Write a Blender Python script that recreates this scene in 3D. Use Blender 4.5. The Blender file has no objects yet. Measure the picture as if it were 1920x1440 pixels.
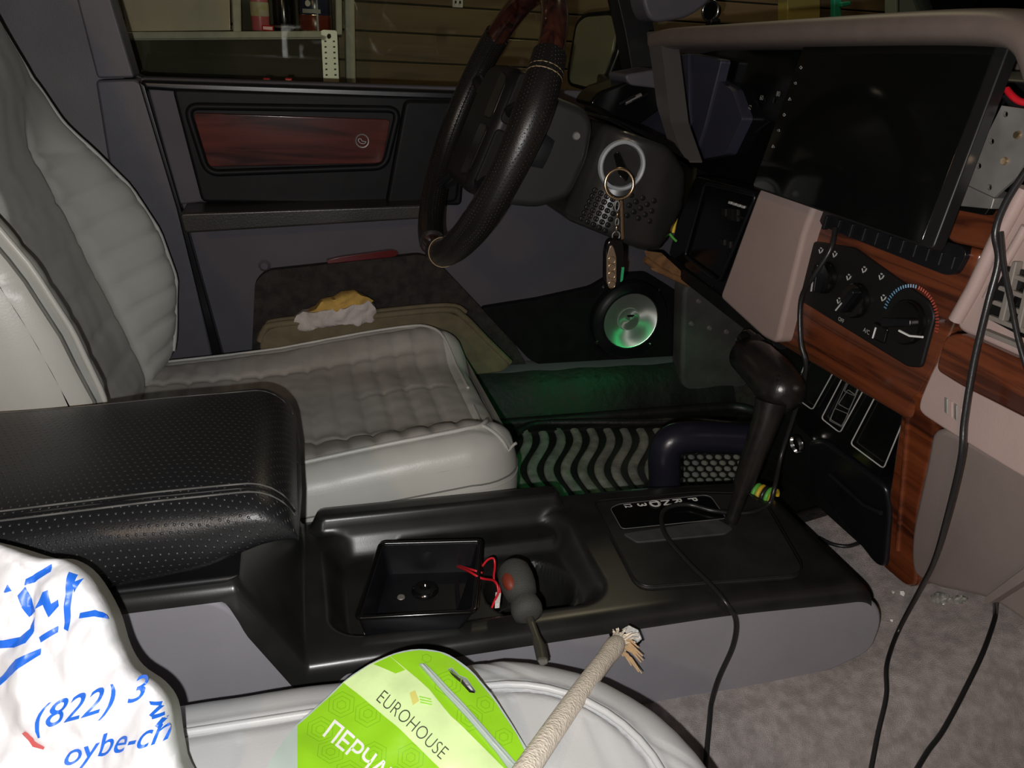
import bpy, bmesh, math, random
import numpy as np
from math import sin, cos, pi, radians, sqrt, atan2
from mathutils import Vector, noise
from mathutils.geometry import delaunay_2d_cdt
random.seed(7)
V = Vector
scene = bpy.context.scene
COL = scene.collection

# ------------------------------------------------------------------ camera
F = 1450.0                                   # focal length in pixels of the 1920x1440 frame
YAW, PITCH, ROLL = radians(16), radians(24), radians(3)
CAM = V((0, -.72, .80))
fwd = V((sin(YAW)*cos(PITCH), cos(YAW)*cos(PITCH), -sin(PITCH)))
rt0 = V((cos(YAW), -sin(YAW), 0)); up0 = rt0.cross(fwd)
RT = rt0*cos(ROLL) + up0*sin(ROLL); UP = up0*cos(ROLL) - rt0*sin(ROLL); FW = fwd
cd = bpy.data.cameras.new('camera'); cam = bpy.data.objects.new('camera', cd); COL.objects.link(cam)
from mathutils import Matrix
cam.matrix_world = Matrix(((RT.x, UP.x, -FW.x, CAM.x), (RT.y, UP.y, -FW.y, CAM.y), (RT.z, UP.z, -FW.z, CAM.z), (0, 0, 0, 1)))
cd.sensor_width = 36; cd.lens = F*36/1920; cd.clip_start = .02
scene.camera = cam

# ------------------------------------------------------------------ world, lights, exposure
scene.view_settings.view_transform = 'Standard'; scene.view_settings.look = 'None'
scene.view_settings.gamma = 1; scene.view_settings.use_curve_mapping = False
scene.view_settings.exposure = 0.0
w = bpy.data.worlds.new('garage_night'); scene.world = w; w.use_nodes = True
w.node_tree.nodes['Background'].inputs[0].default_value = (.9, .85, .75, 1)
w.node_tree.nodes['Background'].inputs[1].default_value = .014

def lamp(name, kind, loc, energy, color, size=.01, aim=None):
    d = bpy.data.lights.new(name, kind); d.energy = energy; d.color = color
    if kind == 'POINT': d.shadow_soft_size = size
    if kind == 'AREA': d.size = size
    o = bpy.data.objects.new(name, d); o.location = loc; COL.objects.link(o)
    if aim: o.rotation_euler = (V(aim)-V(loc)).to_track_quat('-Z', 'Y').to_euler()
    return o
lamp('phone_flash', 'POINT', CAM - RT*.022 - UP*.026 - FW*.002, 21.0, (1, .985, .965), .004)   # the phone's own flash beside its lens
lamp('work_lamp', 'POINT', (-.75, -1.55, 1.25), 15.0, (1, .58, .30), .05)                      # warm bulb in the garage behind the open door
_led = lamp('footwell_led', 'SPOT', (.70, .42, .445), 5.2, (.03, 1, .26), .012, (.61, .47, .10))                      # green footwell LED under the dash
_led.data.spot_size = radians(122); _led.data.spot_blend = .5; _led.data.shadow_soft_size = .012
lamp('garage_fill', 'POINT', (.9, 1.15, 1.9), 9.0, (1, .86, .55), .05)                        # added unseen fill to light the plywood outside the driver's window

# ------------------------------------------------------------------ helpers
def ray(x, y): return RT*((x-960)/F) + UP*((720-y)/F) + FW
def P(x, y, **k):
    d = ray(x, y); (ax, v), = k.items(); i = 'XYZ'.index(ax)
    return CAM + d*((v-CAM[i])/d[i])
def PP(x, y, pt, n):
    d = ray(x, y); return CAM + d*((V(pt)-CAM).dot(V(n))/d.dot(V(n)))
def sst(a, b, x):
    t = min(1, max(0, (x-a)/(b-a))); return t*t*(3-2*t)
def lerp(xs, ys, x):
    return float(np.interp(x, xs, ys))
def crom(pts, n=6, closed=False):
    pts = [V(p) for p in pts]; out = []; m = len(pts)
    for i in range(m if closed else m-1):
        if closed: p0, p1, p2, p3 = pts[i-1], pts[i], pts[(i+1) % m], pts[(i+2) % m]
        else: p0, p1, p2, p3 = pts[max(i-1, 0)], pts[i], pts[i+1], pts[min(i+2, m-1)]
        for k in range(n):
            t = k/n
            out.append(.5*((2*p1)+(p2-p0)*t+(2*p0-5*p1+4*p2-p3)*t*t+(3*p1-p0-3*p2+p3)*t**3))
    if not closed: out.append(pts[-1].copy())
    return out
def rnd(pts, r, n=5):
    """fillet the corners of a closed loop (2D or 3D)"""
    pts = [V(p) for p in pts]; out = []; m = len(pts)
    for i in range(m):
        p, a, b = pts[i], pts[i-1], pts[(i+1) % m]
        ri = r[i] if isinstance(r, (list, tuple)) else r
        if ri <= 0: out.append(p); continue
        q0 = p+(a-p).normalized()*min(ri, (a-p).length*.48); q1 = p+(b-p).normalized()*min(ri, (b-p).length*.48)
        for k in range(n+1):
            t = k/n; out.append(q0*(1-t)**2+p*2*t*(1-t)+q1*t*t)
    return out

def me_from(verts, faces, uvs=None):
    me = bpy.data.meshes.new('m'); me.from_pydata([tuple(v) for v in verts], [], faces); me.update()
    if uvs is not None:
        l = me.uv_layers.new(name='UV')
        for lp in me.loops: l.data[lp.index].uv = uvs[lp.vertex_index]
    return me
def obj(name, me, mat, parent=None, bevel=0, seg=3, smooth=40, label=None, cat=None, group=None, kind=None, recalc=True):
    if recalc:
        bm = bmesh.new(); bm.from_mesh(me); bmesh.ops.recalc_face_normals(bm, faces=bm.faces); bm.to_mesh(me); bm.free()
    me.name = name
    me.materials.append(mat)
    me.shade_smooth()
    if smooth < 180: me.set_sharp_from_angle(angle=radians(smooth))
    o = bpy.data.objects.new(name, me); COL.objects.link(o)
    if bevel:
        b = o.modifiers.new('bevel', 'BEVEL'); b.width = bevel; b.segments = seg; b.limit_method = 'ANGLE'; b.angle_limit = radians(35)
        b.harden_normals = True
    if parent is not None:
        o.parent = parent
        if parent.type == 'EMPTY': o.location = -parent.location
    if label: o['label'] = label
    if cat: o['category'] = cat
    if group: o['group'] = group
    if kind: o['kind'] = kind
    return o
def thing(name, loc, label=None, cat=None, group=None, kind=None):
    o = bpy.data.objects.new(name, None); COL.objects.link(o); o.location = loc; o.empty_display_size = .05
    if label: o['label'] = label
    if cat: o['category'] = cat
    if group: o['group'] = group
    if kind: o['kind'] = kind
    return o
def clone(src, name, M, parent):
    o = src.copy(); o.name = name; COL.objects.link(o); o.parent = parent
    for k in ('label', 'category'):
        if k in o: del o[k]
    o.matrix_local = M
    return o

def prism_me(loop, dep):
    loop = [V(p) for p in loop]; dep = V(dep); n = len(loop)
    v = loop+[p+dep for p in loop]
    f = [list(range(n)), list(range(2*n-1, n-1, -1))]+[[i, i+n, (i+1) % n+n, (i+1) % n] for i in range(n)]
    return me_from(v, f)
def prism(name, loop, dep, mat, parent=None, bevel=.003, **k):
    return obj(name, prism_me(loop, dep), mat, parent, bevel=bevel, **k)
def box_me(c, s):
    c = V(c); s = V(s)*.5
    v = [c+V((i*s.x, j*s.y, k*s.z)) for i in (-1, 1) for j in (-1, 1) for k in (-1, 1)]
    return me_from(v, [(0, 1, 3, 2), (4, 6, 7, 5), (0, 4, 5, 1), (2, 3, 7, 6), (0, 2, 6, 4), (1, 5, 7, 3)])
def box(name, c, s, mat, parent=None, bevel=.003, **k):
    return obj(name, box_me(c, s), mat, parent, bevel=bevel, **k)
def tube_me(pts, r, res=10, closed=False, flat=1.0):
    pts = [V(p) for p in pts]; m = len(pts); vs = []; fs = []; uv = []
    rr = (lambda i: r) if not hasattr(r, '__len__') else (lambda i: r[i])
    nrm = None; L = 0
    for i in range(m):
        a = pts[i-1] if (i > 0 or closed) else pts[i]; b = pts[(i+1) % m] if (i < m-1 or closed) else pts[i]
        t = (b-a).normalized()
        if nrm is None:
            h = V((0, 0, 1)) if abs(t.z) < .9 else V((1, 0, 0)); nrm = (h-t*h.dot(t)).normalized()
        else: nrm = (nrm-t*nrm.dot(t)).normalized()
        bn = t.cross(nrm)
        if i: L += (pts[i]-pts[i-1]).length
        for k in range(res):
            a_ = 2*pi*k/res
            vs.append(pts[i]+nrm*(cos(a_)*rr(i)*flat)+bn*(sin(a_)*rr(i))); uv.append((L, a_*rr(i)))
    for i in range(m if closed else m-1):
        for k in range(res):
            fs.append((i*res+k, i*res+(k+1) % res, ((i+1) % m)*res+(k+1) % res, ((i+1) % m)*res+k))
    if not closed:
        fs.append(list(range(res))); fs.append(list(range((m-1)*res, m*res)))
    return me_from(vs, fs, uv)
def tube(name, pts, r, mat, parent=None, res=10, closed=False, sm=0, flat=1.0, **k):
    if sm: pts = crom(pts, sm, closed)
    return obj(name, tube_me(pts, r, res, closed, flat), mat, parent, smooth=60, **k)
def grid_me(fn, us, vs, closeu=False, caps=False):
    """surface fn(u, v) -> Vector; UV in metres"""
    nu, nv = len(us), len(vs); Vt = [[fn(u, v) for v in vs] for u in us]; fl = []; uv = []
    ul = [0]*nu
    for i in range(1, nu): ul[i] = ul[i-1]+(Vt[i][nv//2]-Vt[i-1][nv//2]).length
    for i in range(nu):
        l = 0
        for j in range(nv):
            if j: l += (Vt[i][j]-Vt[i][j-1]).length
            fl.append(Vt[i][j]); uv.append((ul[i], l))
    f = []
    for i in range(nu if closeu else nu-1):
        for j in range(nv-1):
            i2 = (i+1) % nu; f.append((i*nv+j, i2*nv+j, i2*nv+j+1, i*nv+j+1))
    if caps:
        f.append([i*nv for i in range(nu)]); f.append([i*nv+nv-1 for i in range(nu)])
    return me_from(fl, f, uv)
def lathe_me(prof, c, axis, n=40, ref=None):
    """prof: list of (radius, height along axis)"""
    ax = V(axis).normalized(); h = V(ref) if ref else (V((0, 0, 1)) if abs(ax.z) < .9 else V((1, 0, 0)))
    e1 = (h-ax*h.dot(ax)).normalized(); e2 = ax.cross(e1); c = V(c)
    v = []; f = []; m = len(prof)
    for i in range(n):
        a = 2*pi*i/n
        for r, z in prof: v.append(c+(e1*cos(a)+e2*sin(a))*r+ax*z)
    for i in range(n):
        for j in range(m-1):
            i2 = (i+1) % n; f.append((i*m+j, i2*m+j, i2*m+j+1, i*m+j+1))
    me = me_from(v, f)
    bm = bmesh.new(); bm.from_mesh(me); bmesh.ops.remove_doubles(bm, verts=bm.verts, dist=1e-6); bm.to_mesh(me); bm.free()
    return me
def lathe(name, prof, c, axis, mat, parent=None, n=40, **k):
    return obj(name, lathe_me(prof, c, axis, n), mat, parent, **k)
def sphere_me(c, r, n=10):
    r = V(r) if hasattr(r, '__len__') else V((r, r, r)); c = V(c); v = [c+V((0, 0, r.z))]; f = []
    m = n//2
    for j in range(1, m):
        for i in range(n):
            a, b = 2*pi*i/n, pi*j/m; v.append(c+V((r.x*sin(b)*cos(a), r.y*sin(b)*sin(a), r.z*cos(b))))
    v.append(c-V((0, 0, r.z)))
    for i in range(n):
        f.append((0, 1+i, 1+(i+1) % n)); L = 1+(m-2)*n; f.append((len(v)-1, L+(i+1) % n, L+i))
    for j in range(m-2):
        for i in range(n): a = 1+j*n; f.append((a+i, a+n+i, a+n+(i+1) % n, a+(i+1) % n))
    return me_from(v, f)

def inside(pts, loops):
    pts = np.asarray(pts); c = np.zeros(len(pts), bool)
    for lp in loops:
        lp = np.asarray(lp); a = lp; b = np.roll(lp, -1, 0)
        for (x0, y0), (x1, y1) in zip(a, b):
            m = (y0 > pts[:, 1]) != (y1 > pts[:, 1])
            if y1 != y0: c ^= m & (pts[:, 0] < (x1-x0)*(pts[:, 1]-y0)/(y1-y0)+x0)
    return c
def fill2d(loops, sp):
    """triangulate 2D loops (even-odd) with inner points about sp apart"""
    L2 = []
    for lp in loops:
        o = []; n = len(lp)
        for i in range(n):
            a, b = np.array(lp[i][:2], float), np.array(lp[(i+1) % n][:2], float); k = max(1, int(np.linalg.norm(b-a)/sp))
            for t in range(k): o.append(a+(b-a)*t/k)
        L2.append(np.array(o))
    allp = np.vstack(L2); lo, hi = allp.min(0), allp.max(0)
    gx = np.arange(lo[0]+sp*.5, hi[0], sp); gy = np.arange(lo[1]+sp*.5, hi[1], sp)
    vv = [V(p) for p in allp]; ed = []; s = 0
    for l in L2:
        ed += [(s+i, s+(i+1) % len(l)) for i in range(len(l))]; s += len(l)
    if len(gx) and len(gy):
        g = np.array([(x, y) for x in gx for y in gy]); g = g[inside(g, L2)]
        if len(g):
            dm = np.full(len(g), 1e9)
            for p in allp: dm = np.minimum(dm, ((g-p)**2).sum(1))
            vv += [V(p) for p in g[dm > (sp*.45)**2]]
    r = delaunay_2d_cdt(vv, ed, [], 0, 1e-7)
    pv = np.array([(p[0], p[1]) for p in r[0]]); tr = np.array(r[2])
    keep = inside(pv[tr].mean(1), L2)
    return pv, tr[keep]
def sheet_me(loops, sp, fn, back=None):
    """fn(a, b) -> Vector front; back(a, b) -> Vector closes it into a solid"""
    pv, tr = fill2d(loops, sp); fr = [fn(*p) for p in pv]; f = [tuple(int(i) for i in t) for t in tr]
    uv = [tuple(p) for p in pv]
    if back is None: return me_from(fr, f, uv)
    n = len(fr); bk = [back(*p) for p in pv]; cnt = {}
    for t in f:
        for i in range(3):
            e = (t[i], t[(i+1) % 3]); k = tuple(sorted(e)); cnt.setdefault(k, []).append(e)
    f2 = f+[tuple(n+i for i in reversed(t)) for t in f]
    for k, es in cnt.items():
        if len(es) == 1: a, b = es[0]; f2.append((b, a, n+a, n+b))
    return me_from(fr+bk, f2, uv+uv)
def sheet(name, loops, sp, fn, mat, parent=None, back=None, smooth=60, **k):
    return obj(name, sheet_me(loops, sp, fn, back), mat, parent, smooth=smooth, **k)

def text_loops(s, bold=0.0, shear=0.0, space=1.0):
    cu = bpy.data.curves.new('t', 'FONT'); cu.body = s; cu.fill_mode = 'FRONT'; cu.offset = bold; cu.shear = shear; cu.resolution_u = 4; cu.space_character = space
    o = bpy.data.objects.new('t', cu); COL.objects.link(o)
    dg = bpy.context.evaluated_depsgraph_get(); dg.update()
    me = bpy.data.meshes.new_from_object(o.evaluated_get(dg))
    bpy.data.objects.remove(o)
    bm = bmesh.new(); bm.from_mesh(me); bmesh.ops.remove_doubles(bm, verts=bm.verts, dist=1e-5)
    nx = {}
    for e in bm.edges:
        if len(e.link_faces) == 1:
            a, b = e.verts; nx.setdefault(a.index, []).append(b.index); nx.setdefault(b.index, []).append(a.index)
    co = [v.co.copy() for v in bm.verts]; bm.free(); bpy.data.meshes.remove(me)
    seen = set(); loops = []
    for st in nx:
        if st in seen: continue
        lp = [st]; seen.add(st); cur = st
        while True:
            q = [x for x in nx[cur] if x not in seen]
            if not q: break
            cur = q[0]; seen.add(cur); lp.append(cur)
        if len(lp) > 2: loops.append([(co[i].x, co[i].y) for i in lp])
    return loops
def text(name, s, mp, mat, parent=None, sp=.3, bold=0, shear=0, space=1.0, **k):
    """mp(tx, ty) -> Vector; font units: cap height about 0.7"""
    return sheet(name, text_loops(s, bold, shear, space), sp, mp, mat, parent, smooth=180, recalc=False, **k)
def flat_text(name, s, org, ex, ey, mat, parent=None, **k):
    org, ex, ey = V(org), V(ex), V(ey)
    return text(name, s, lambda a, b: org+ex*a+ey*b, mat, parent, **k)

# ------------------------------------------------------------------ materials
def mat(name, col, rough=.5, metal=0., var=0., vscale=40, bump=0., bscale=200, bdist=.002, spec=.5, col2=None, coat=0., stretch=None, emit=None, uv=False):
    m = bpy.data.materials.new(name); m.use_nodes = True; nt = m.node_tree; N = nt.nodes; b = N['Principled BSDF']
    b.inputs['Base Color'].default_value = (*col, 1); b.inputs['Roughness'].default_value = rough; b.inputs['Metallic'].default_value = metal
    b.inputs['Specular IOR Level'].default_value = spec; b.inputs['Coat Weight'].default_value = coat; b.inputs['Coat Roughness'].default_value = .12
    tc = N.new('ShaderNodeTexCoord'); mp = N.new('ShaderNodeMapping'); nt.links.new(tc.outputs['UV' if uv else 'Object'], mp.inputs[0])
    if stretch: mp.inputs['Scale'].default_value = stretch
    if var or col2:
        nz = N.new('ShaderNodeTexNoise'); nz.inputs['Scale'].default_value = vscale; nz.inputs['Detail'].default_value = 6; nt.links.new(mp.outputs[0], nz.inputs[0])
        mx = N.new('ShaderNodeMix'); mx.data_type = 'RGBA'
        c2 = col2 if col2 else tuple(c*(1-var) for c in col)
        mx.inputs[6].default_value = (*col, 1); mx.inputs[7].default_value = (*c2, 1)
        rp = N.new('ShaderNodeMapRange'); rp.inputs[1].default_value = .35; rp.inputs[2].default_value = .65
        nt.links.new(nz.outputs[0], rp.inputs[0]); nt.links.new(rp.outputs[0], mx.inputs[0]); nt.links.new(mx.outputs[2], b.inputs['Base Color'])
    if bump:
        n2 = N.new('ShaderNodeTexNoise'); n2.inputs['Scale'].default_value = bscale; n2.inputs['Detail'].default_value = 4; nt.links.new(tc.outputs['Object'], n2.inputs[0])
        bp = N.new('ShaderNodeBump'); bp.inputs['Strength'].default_value = bump; bp.inputs['Distance'].default_value = bdist
        nt.links.new(n2.outputs[0], bp.inputs['Height']); nt.links.new(bp.outputs[0], b.inputs['Normal'])
    if emit:
        b.inputs['Emission Color'].default_value = (*emit[0], 1); b.inputs['Emission Strength'].default_value = emit[1]
    return m
def wood(name, c1, c2, c3, scale=1, axis='y', rough=.25):
    m = mat(name, c1, rough, coat=.6, spec=.4); nt = m.node_tree; N = nt.nodes; b = N['Principled BSDF']
    tc = N.new('ShaderNodeTexCoord'); mp = N.new('ShaderNodeMapping'); nt.links.new(tc.outputs['Object'], mp.inputs[0])
    mp.inputs['Scale'].default_value = {'x': (5*scale, 30*scale, 70*scale), 'y': (30*scale, 5*scale, 70*scale), 'z': (50*scale, 50*scale, 6*scale)}[axis]
    n = N.new('ShaderNodeTexNoise'); n.inputs['Scale'].default_value = 1.0; n.inputs['Detail'].default_value = 7; n.inputs['Distortion'].default_value = 1.2
    nt.links.new(mp.outputs[0], n.inputs[0])
    r = N.new('ShaderNodeValToRGB'); e = r.color_ramp.elements; e[0].position = .36; e[0].color = (*c3, 1); e[1].position = .66; e[1].color = (*c2, 1)
    q = e.new(.48); q.color = (*c1, 1)
    nt.links.new(n.outputs[0], r.inputs[0]); nt.links.new(r.outputs[0], b.inputs['Base Color'])
    return m
M = {}
M['leather'] = mat('grey_leather', (.475, .475, .440), .38, var=.10, vscale=9, bump=.25, bscale=420, bdist=.0006, spec=.45)
M['leather_worn'] = mat('worn_grey_leather', (.40, .385, .355), .40, col2=(.315, .295, .265), vscale=9, bump=.3, bscale=380, bdist=.0008, spec=.45)
M['leather_near'] = mat('flash_lit_leather', (.565, .57, .575), .40, var=.06, vscale=14, bump=.22, bscale=500, bdist=.0005, spec=.45)  # same seat leather, colour lightened for the flash close by
M['seam'] = mat('seam_thread', (.40, .40, .37), .5)
M['seam_dark'] = mat('seam_shadow_welt', (.13, .13, .12), .7)
M['black'] = mat('black_plastic', (.0075, .0075, .0095), .30, var=.3, vscale=25, bump=.12, bscale=900, bdist=.0003)
M['black_dull'] = mat('dull_black_plastic', (.0085, .0085, .0092), .48, var=.35, vscale=30, bump=.1, bscale=700, bdist=.0004, spec=.32)
M['door_black'] = mat('door_black_vinyl', (.008, .008, .009), .5, var=.3, bump=.2, bscale=800, bdist=.0003, spec=.14)
M['con_black'] = mat('console_black_plastic', (.017, .017, .016), .30, var=.35, vscale=22, bump=.12, bscale=900, bdist=.0003)
M['gloss'] = mat('glossy_black', (.004, .004, .004), .16)
M['grey'] = mat('purple_grey_plastic', (.092, .087, .104), .6, var=.10, vscale=12, bump=.35, bscale=900, bdist=.0004, spec=.2)
M['grey_con'] = mat('console_grey_plastic', (.265, .255, .280), .55, var=.08, vscale=12, bump=.35, bscale=900, bdist=.0004, spec=.35)
M['pink'] = mat('taupe_dash_plastic', (.36, .265, .24), .40, var=.08, vscale=14, bump=.4, bscale=800, bdist=.0005, spec=.45)
M['pillar'] = mat('pillar_plastic', (.085, .080, .096), .5, var=.1, bump=.3, bscale=900, bdist=.0004)
M['carpet'] = mat('beige_carpet', (.66, .58, .56), .95, col2=(.45, .395, .375), vscale=70, bump=1., bscale=1100, bdist=.004, spec=.05)
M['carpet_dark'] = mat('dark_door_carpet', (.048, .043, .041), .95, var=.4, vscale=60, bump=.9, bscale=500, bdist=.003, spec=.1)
M['rubber'] = mat('black_rubber', (.014, .014, .013), .45, var=.4, vscale=18, bump=.5, bscale=60, bdist=.003)
M['rubber_dusty'] = mat('dusty_rubber', (.27, .28, .24), .8, col2=(.14, .145, .12), vscale=35, bump=.6, bscale=250, bdist=.002)
M['tan'] = mat('tan_pocket_cloth', (.15, .125, .07), .8, var=.25, bump=.5, bscale=500)
M['wood'] = wood('dash_wood', (.115, .030, .012), (.165, .043, .016), (.045, .013, .007), .8, 'y')
M['wood_v'] = wood('dash_wood_upright', (.11, .026, .009), (.19, .048, .015), (.040, .010, .005), .5, 'y')
M['wood_door'] = wood('door_wood', (.070, .018, .014), (.105, .026, .020), (.026, .009, .008), .55, 'x', .16)
M['wood_door'].node_tree.nodes['Principled BSDF'].inputs['Coat Weight'].default_value = .15; M['wood_door'].node_tree.nodes['Principled BSDF'].inputs['Coat Roughness'].default_value = .04
M['wood_rim'] = wood('rim_wood', (.030, .009, .006), (.055, .016, .010), (.010, .004, .003), 1.2, 'z', .15)
M['chrome'] = mat('chrome', (.75, .75, .74), .18, 1.0)
M['brightring'] = mat('bright_lock_ring', (.66, .70, .74), .30, .45)
M['brass'] = mat('warm_key_metal', (.80, .58, .36), .25, 1.0)
M['steel'] = mat('galvanised_steel', (.30, .29, .275), .5, .6, var=.25, vscale=30)
M['darksteel'] = mat('dark_steel', (.085, .083, .065), .35, .5)
M['white'] = mat('white_print', (.75, .75, .72), .6)
M['ink'] = mat('grey_print', (.42, .42, .40), .6)
M['red'] = mat('red_wire', (.55, .01, .02), .4)
M['cable'] = mat('black_cable', (.014, .0135, .0135), .34, bump=.1)
M['yellow'] = mat('yellow_sleeve', (.62, .42, .03), .45)
M['green'] = mat('green_sleeve', (.10, .40, .06), .45)
M['bag'] = mat('white_poly_bag', (.74, .74, .76), .42, spec=.35, bump=.3, bscale=45, bdist=.004)
M['blue'] = mat('blue_bag_print', (.015, .14, .68), .4)
M['bagred'] = mat('red_bag_print', (.62, .10, .10), .4)
M['lime'] = mat('lime_packet', (.27, .58, .018), .25, spec=.5, bump=.25, bscale=22, bdist=.006)
M['lime_dark'] = mat('lime_packet_line', (.19, .45, .012), .30)
M['pale'] = mat('pale_packet_band', (.66, .84, .40), .22, bump=.35, bscale=24, bdist=.006, var=.10, vscale=40)
M['film'] = mat('clear_film_edge', (.42, .50, .46), .2, spec=.6)
M['zip'] = mat('zip_strip', (.40, .47, .41), .25)
M['twine'] = mat('beige_cord', (.93, .83, .69), .85, var=.13, vscale=120, bump=.8, bscale=400, bdist=.002)
M['twine2'] = mat('frayed_fibre', (.58, .40, .22), .8)
M['cloth'] = mat('white_rag', (.55, .50, .48), .9, bump=.5, bscale=300, var=.2, vscale=30)
M['cloth_y'] = mat('yellow_rag_side', (.52, .33, .08), .9, bump=.5, bscale=300, var=.25, vscale=30)
M['reflector'] = mat('red_reflector', (.10, .006, .008), .2, coat=.5)
M['ply'] = wood('plywood', (.66, .56, .45), (.70, .60, .49), (.60, .50, .40), .35, 'z', .6)
M['plank'] = wood('wall_plank', (.17, .125, .07), (.22, .155, .085), (.11, .075, .042), .25, 'x', .6)
M['rack'] = mat('pale_rack_paint', (.56, .56, .48), .5, var=.2)
M['shelf_dark'] = mat('olive_board', (.055, .052, .028), .7, var=.3, vscale=8)
M['foam'] = mat('orange_foam', (.20, .095, .035), .9, bump=.6, bscale=120, var=.3)
M['scrn'] = mat('screen_glass', (.0035, .004, .0038), .07, spec=.5)
M['bezelgrey'] = mat('screen_case', (.010, .010, .010), .42, spec=.35)
M['dimprint'] = mat('dim_print', (.06, .06, .058), .5)
M['grip'] = mat('grip_rubber', (.042, .043, .038), .75, bump=.4, bscale=600)
M['grip_red'] = mat('grip_red', (.17, .025, .010), .6)
M['navy'] = mat('dark_navy_plastic', (.012, .0115, .020), .33, bump=.1)
M['blueprint'] = mat('cool_dial_print', (.12, .28, .45), .5)
M['redprint'] = mat('hot_dial_print', (.45, .07, .05), .5)
def glass(name, tint, gloss=.06):
    m = bpy.data.materials.new(name); m.use_nodes = True; nt = m.node_tree; N = nt.nodes; N.remove(N['Principled BSDF'])
    t = N.new('ShaderNodeBsdfTransparent'); t.inputs[0].default_value = (*tint, 1)
    g = N.new('ShaderNodeBsdfGlossy'); g.inputs['Roughness'].default_value = .02
    fr = N.new('ShaderNodeFresnel'); fr.inputs[0].default_value = 1.45
    mx = N.new('ShaderNodeMixShader'); nt.links.new(fr.outputs[0], mx.inputs[0]); nt.links.new(t.outputs[0], mx.inputs[1]); nt.links.new(g.outputs[0], mx.inputs[2])
    nt.links.new(mx.outputs[0], N['Material Output'].inputs[0]); return m
M['glass'] = glass('side_window_glass', (.91, .92, .86))
M['lens'] = glass('cluster_lens', (.75, .77, .85))
M['wind'] = glass('windscreen_glass', (.80, .86, .80))
def anis():
    m = mat('spun_metal_cone', (.70, .72, .70), .34, .85); nt = m.node_tree; b = nt.nodes['Principled BSDF']
    b.inputs['Anisotropic'].default_value = .85
    t = nt.nodes.new('ShaderNodeTangent'); t.direction_type = 'RADIAL'; t.axis = 'Y'; nt.links.new(t.outputs[0], b.inputs['Tangent']); return m
M['cone'] = anis()
def perforated(name, col, pitch, amt):
    """leather with a staggered grid of small pricked dots, laid out in UV metres"""
    m = mat(name, col, .38, spec=.5); nt = m.node_tree; N = nt.nodes; b = N['Principled BSDF']
    tc = N.new('ShaderNodeTexCoord'); sx = N.new('ShaderNodeSeparateXYZ'); nt.links.new(tc.outputs['UV'], sx.inputs[0])
    def mth(op, a, bb=None):
        n = N.new('ShaderNodeMath'); n.operation = op
        for i, q in enumerate((a, bb)):
            if q is None: continue
            if isinstance(q, (int, float)): n.inputs[i].default_value = q
            else: nt.links.new(q, n.inputs[i])
        return n.outputs[0]
    r = mth('DIVIDE', sx.outputs[1], pitch); row = mth('FLOOR', r); fy = mth('SUBTRACT', mth('FRACT', r), .5)
    c = mth('ADD', mth('DIVIDE', sx.outputs[0], pitch), mth('MULTIPLY', row, .5)); fx = mth('SUBTRACT', mth('FRACT', c), .5)
    d = mth('SQRT', mth('ADD', mth('MULTIPLY', fx, fx), mth('MULTIPLY', fy, fy)))
    dot = N.new('ShaderNodeMapRange'); dot.inputs[1].default_value = .08; dot.inputs[2].default_value = .20; dot.inputs[3].default_value = 1; dot.inputs[4].default_value = 0
    nt.links.new(d, dot.inputs[0])
    bp = N.new('ShaderNodeBump'); bp.inputs['Strength'].default_value = 1; bp.inputs['Distance'].default_value = .0006
    nt.links.new(dot.outputs[0], bp.inputs['Height'])
    n2 = N.new('ShaderNodeTexNoise'); n2.inputs['Scale'].default_value = 700; nt.links.new(tc.outputs['Object'], n2.inputs[0])
    b2 = N.new('ShaderNodeBump'); b2.inputs['Strength'].default_value = .35; b2.inputs['Distance'].default_value = .0006
    nt.links.new(n2.outputs[0], b2.inputs['Height']); nt.links.new(bp.outputs[0], b2.inputs['Normal']); nt.links.new(b2.outputs[0], b.inputs['Normal'])
    mx = N.new('ShaderNodeMix'); mx.data_type = 'RGBA'; mx.inputs[6].default_value = (*col, 1); mx.inputs[7].default_value = (*(min(1, x*amt) for x in col), 1)
    nt.links.new(dot.outputs[0], mx.inputs[0]); nt.links.new(mx.outputs[2], b.inputs['Base Color'])
    return m
M['perf'] = perforated('perforated_black_leather', (.0095, .0098, .011), .0066, 4.0)
M['perf_rim'] = perforated('perforated_rim_leather', (.008, .0068, .0058), .0045, 2.5)

# ================================================================== STRUCTURE
def ST(name, me, m, parent=None, **k): return obj(name, me, m, parent, kind='structure', **k)
def loopY(px, Y): return [P(x, y, Y=Y) for x, y in px]
def loopX(px, X): return [P(x, y, X=X) for x, y in px]

# ---- floor with transmission tunnel, toe boards and rocker slopes
def floor_z(x, y):
    base = .045 if y < 0 else .068
    t = sst(-.27, -.15, y)*(1-sst(.15, .24, y))
    z = base+t*(.106-base) + t*max(0, x-.62)*.22
    z += max(0, x-.92)*.75*(1-t*.5)
    if y > .60: z += sst(.60, .70, y)*.10
    z += (1-t)*.012*sst(.3, .9, x)*(1 if y < 0 else 0)
    z += .0025*noise.noise(V((x*14, y*14, 0)))
    return z
me = grid_me(lambda u, v: V((u, v, floor_z(u, v))), np.linspace(-.55, 1.12, 150), np.linspace(-.95, .72, 150))
ST('floor', me, M['carpet'], smooth=180)

sheet('driver_carpet', [[(.25, .135), (1.0, .135), (1.0, .70), (.25, .70)]], .03, lambda x, y: V((x, y, floor_z(x, y)+.004)), M['carpet_dark'], bpy.data.objects['floor'], smooth=180)
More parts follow.
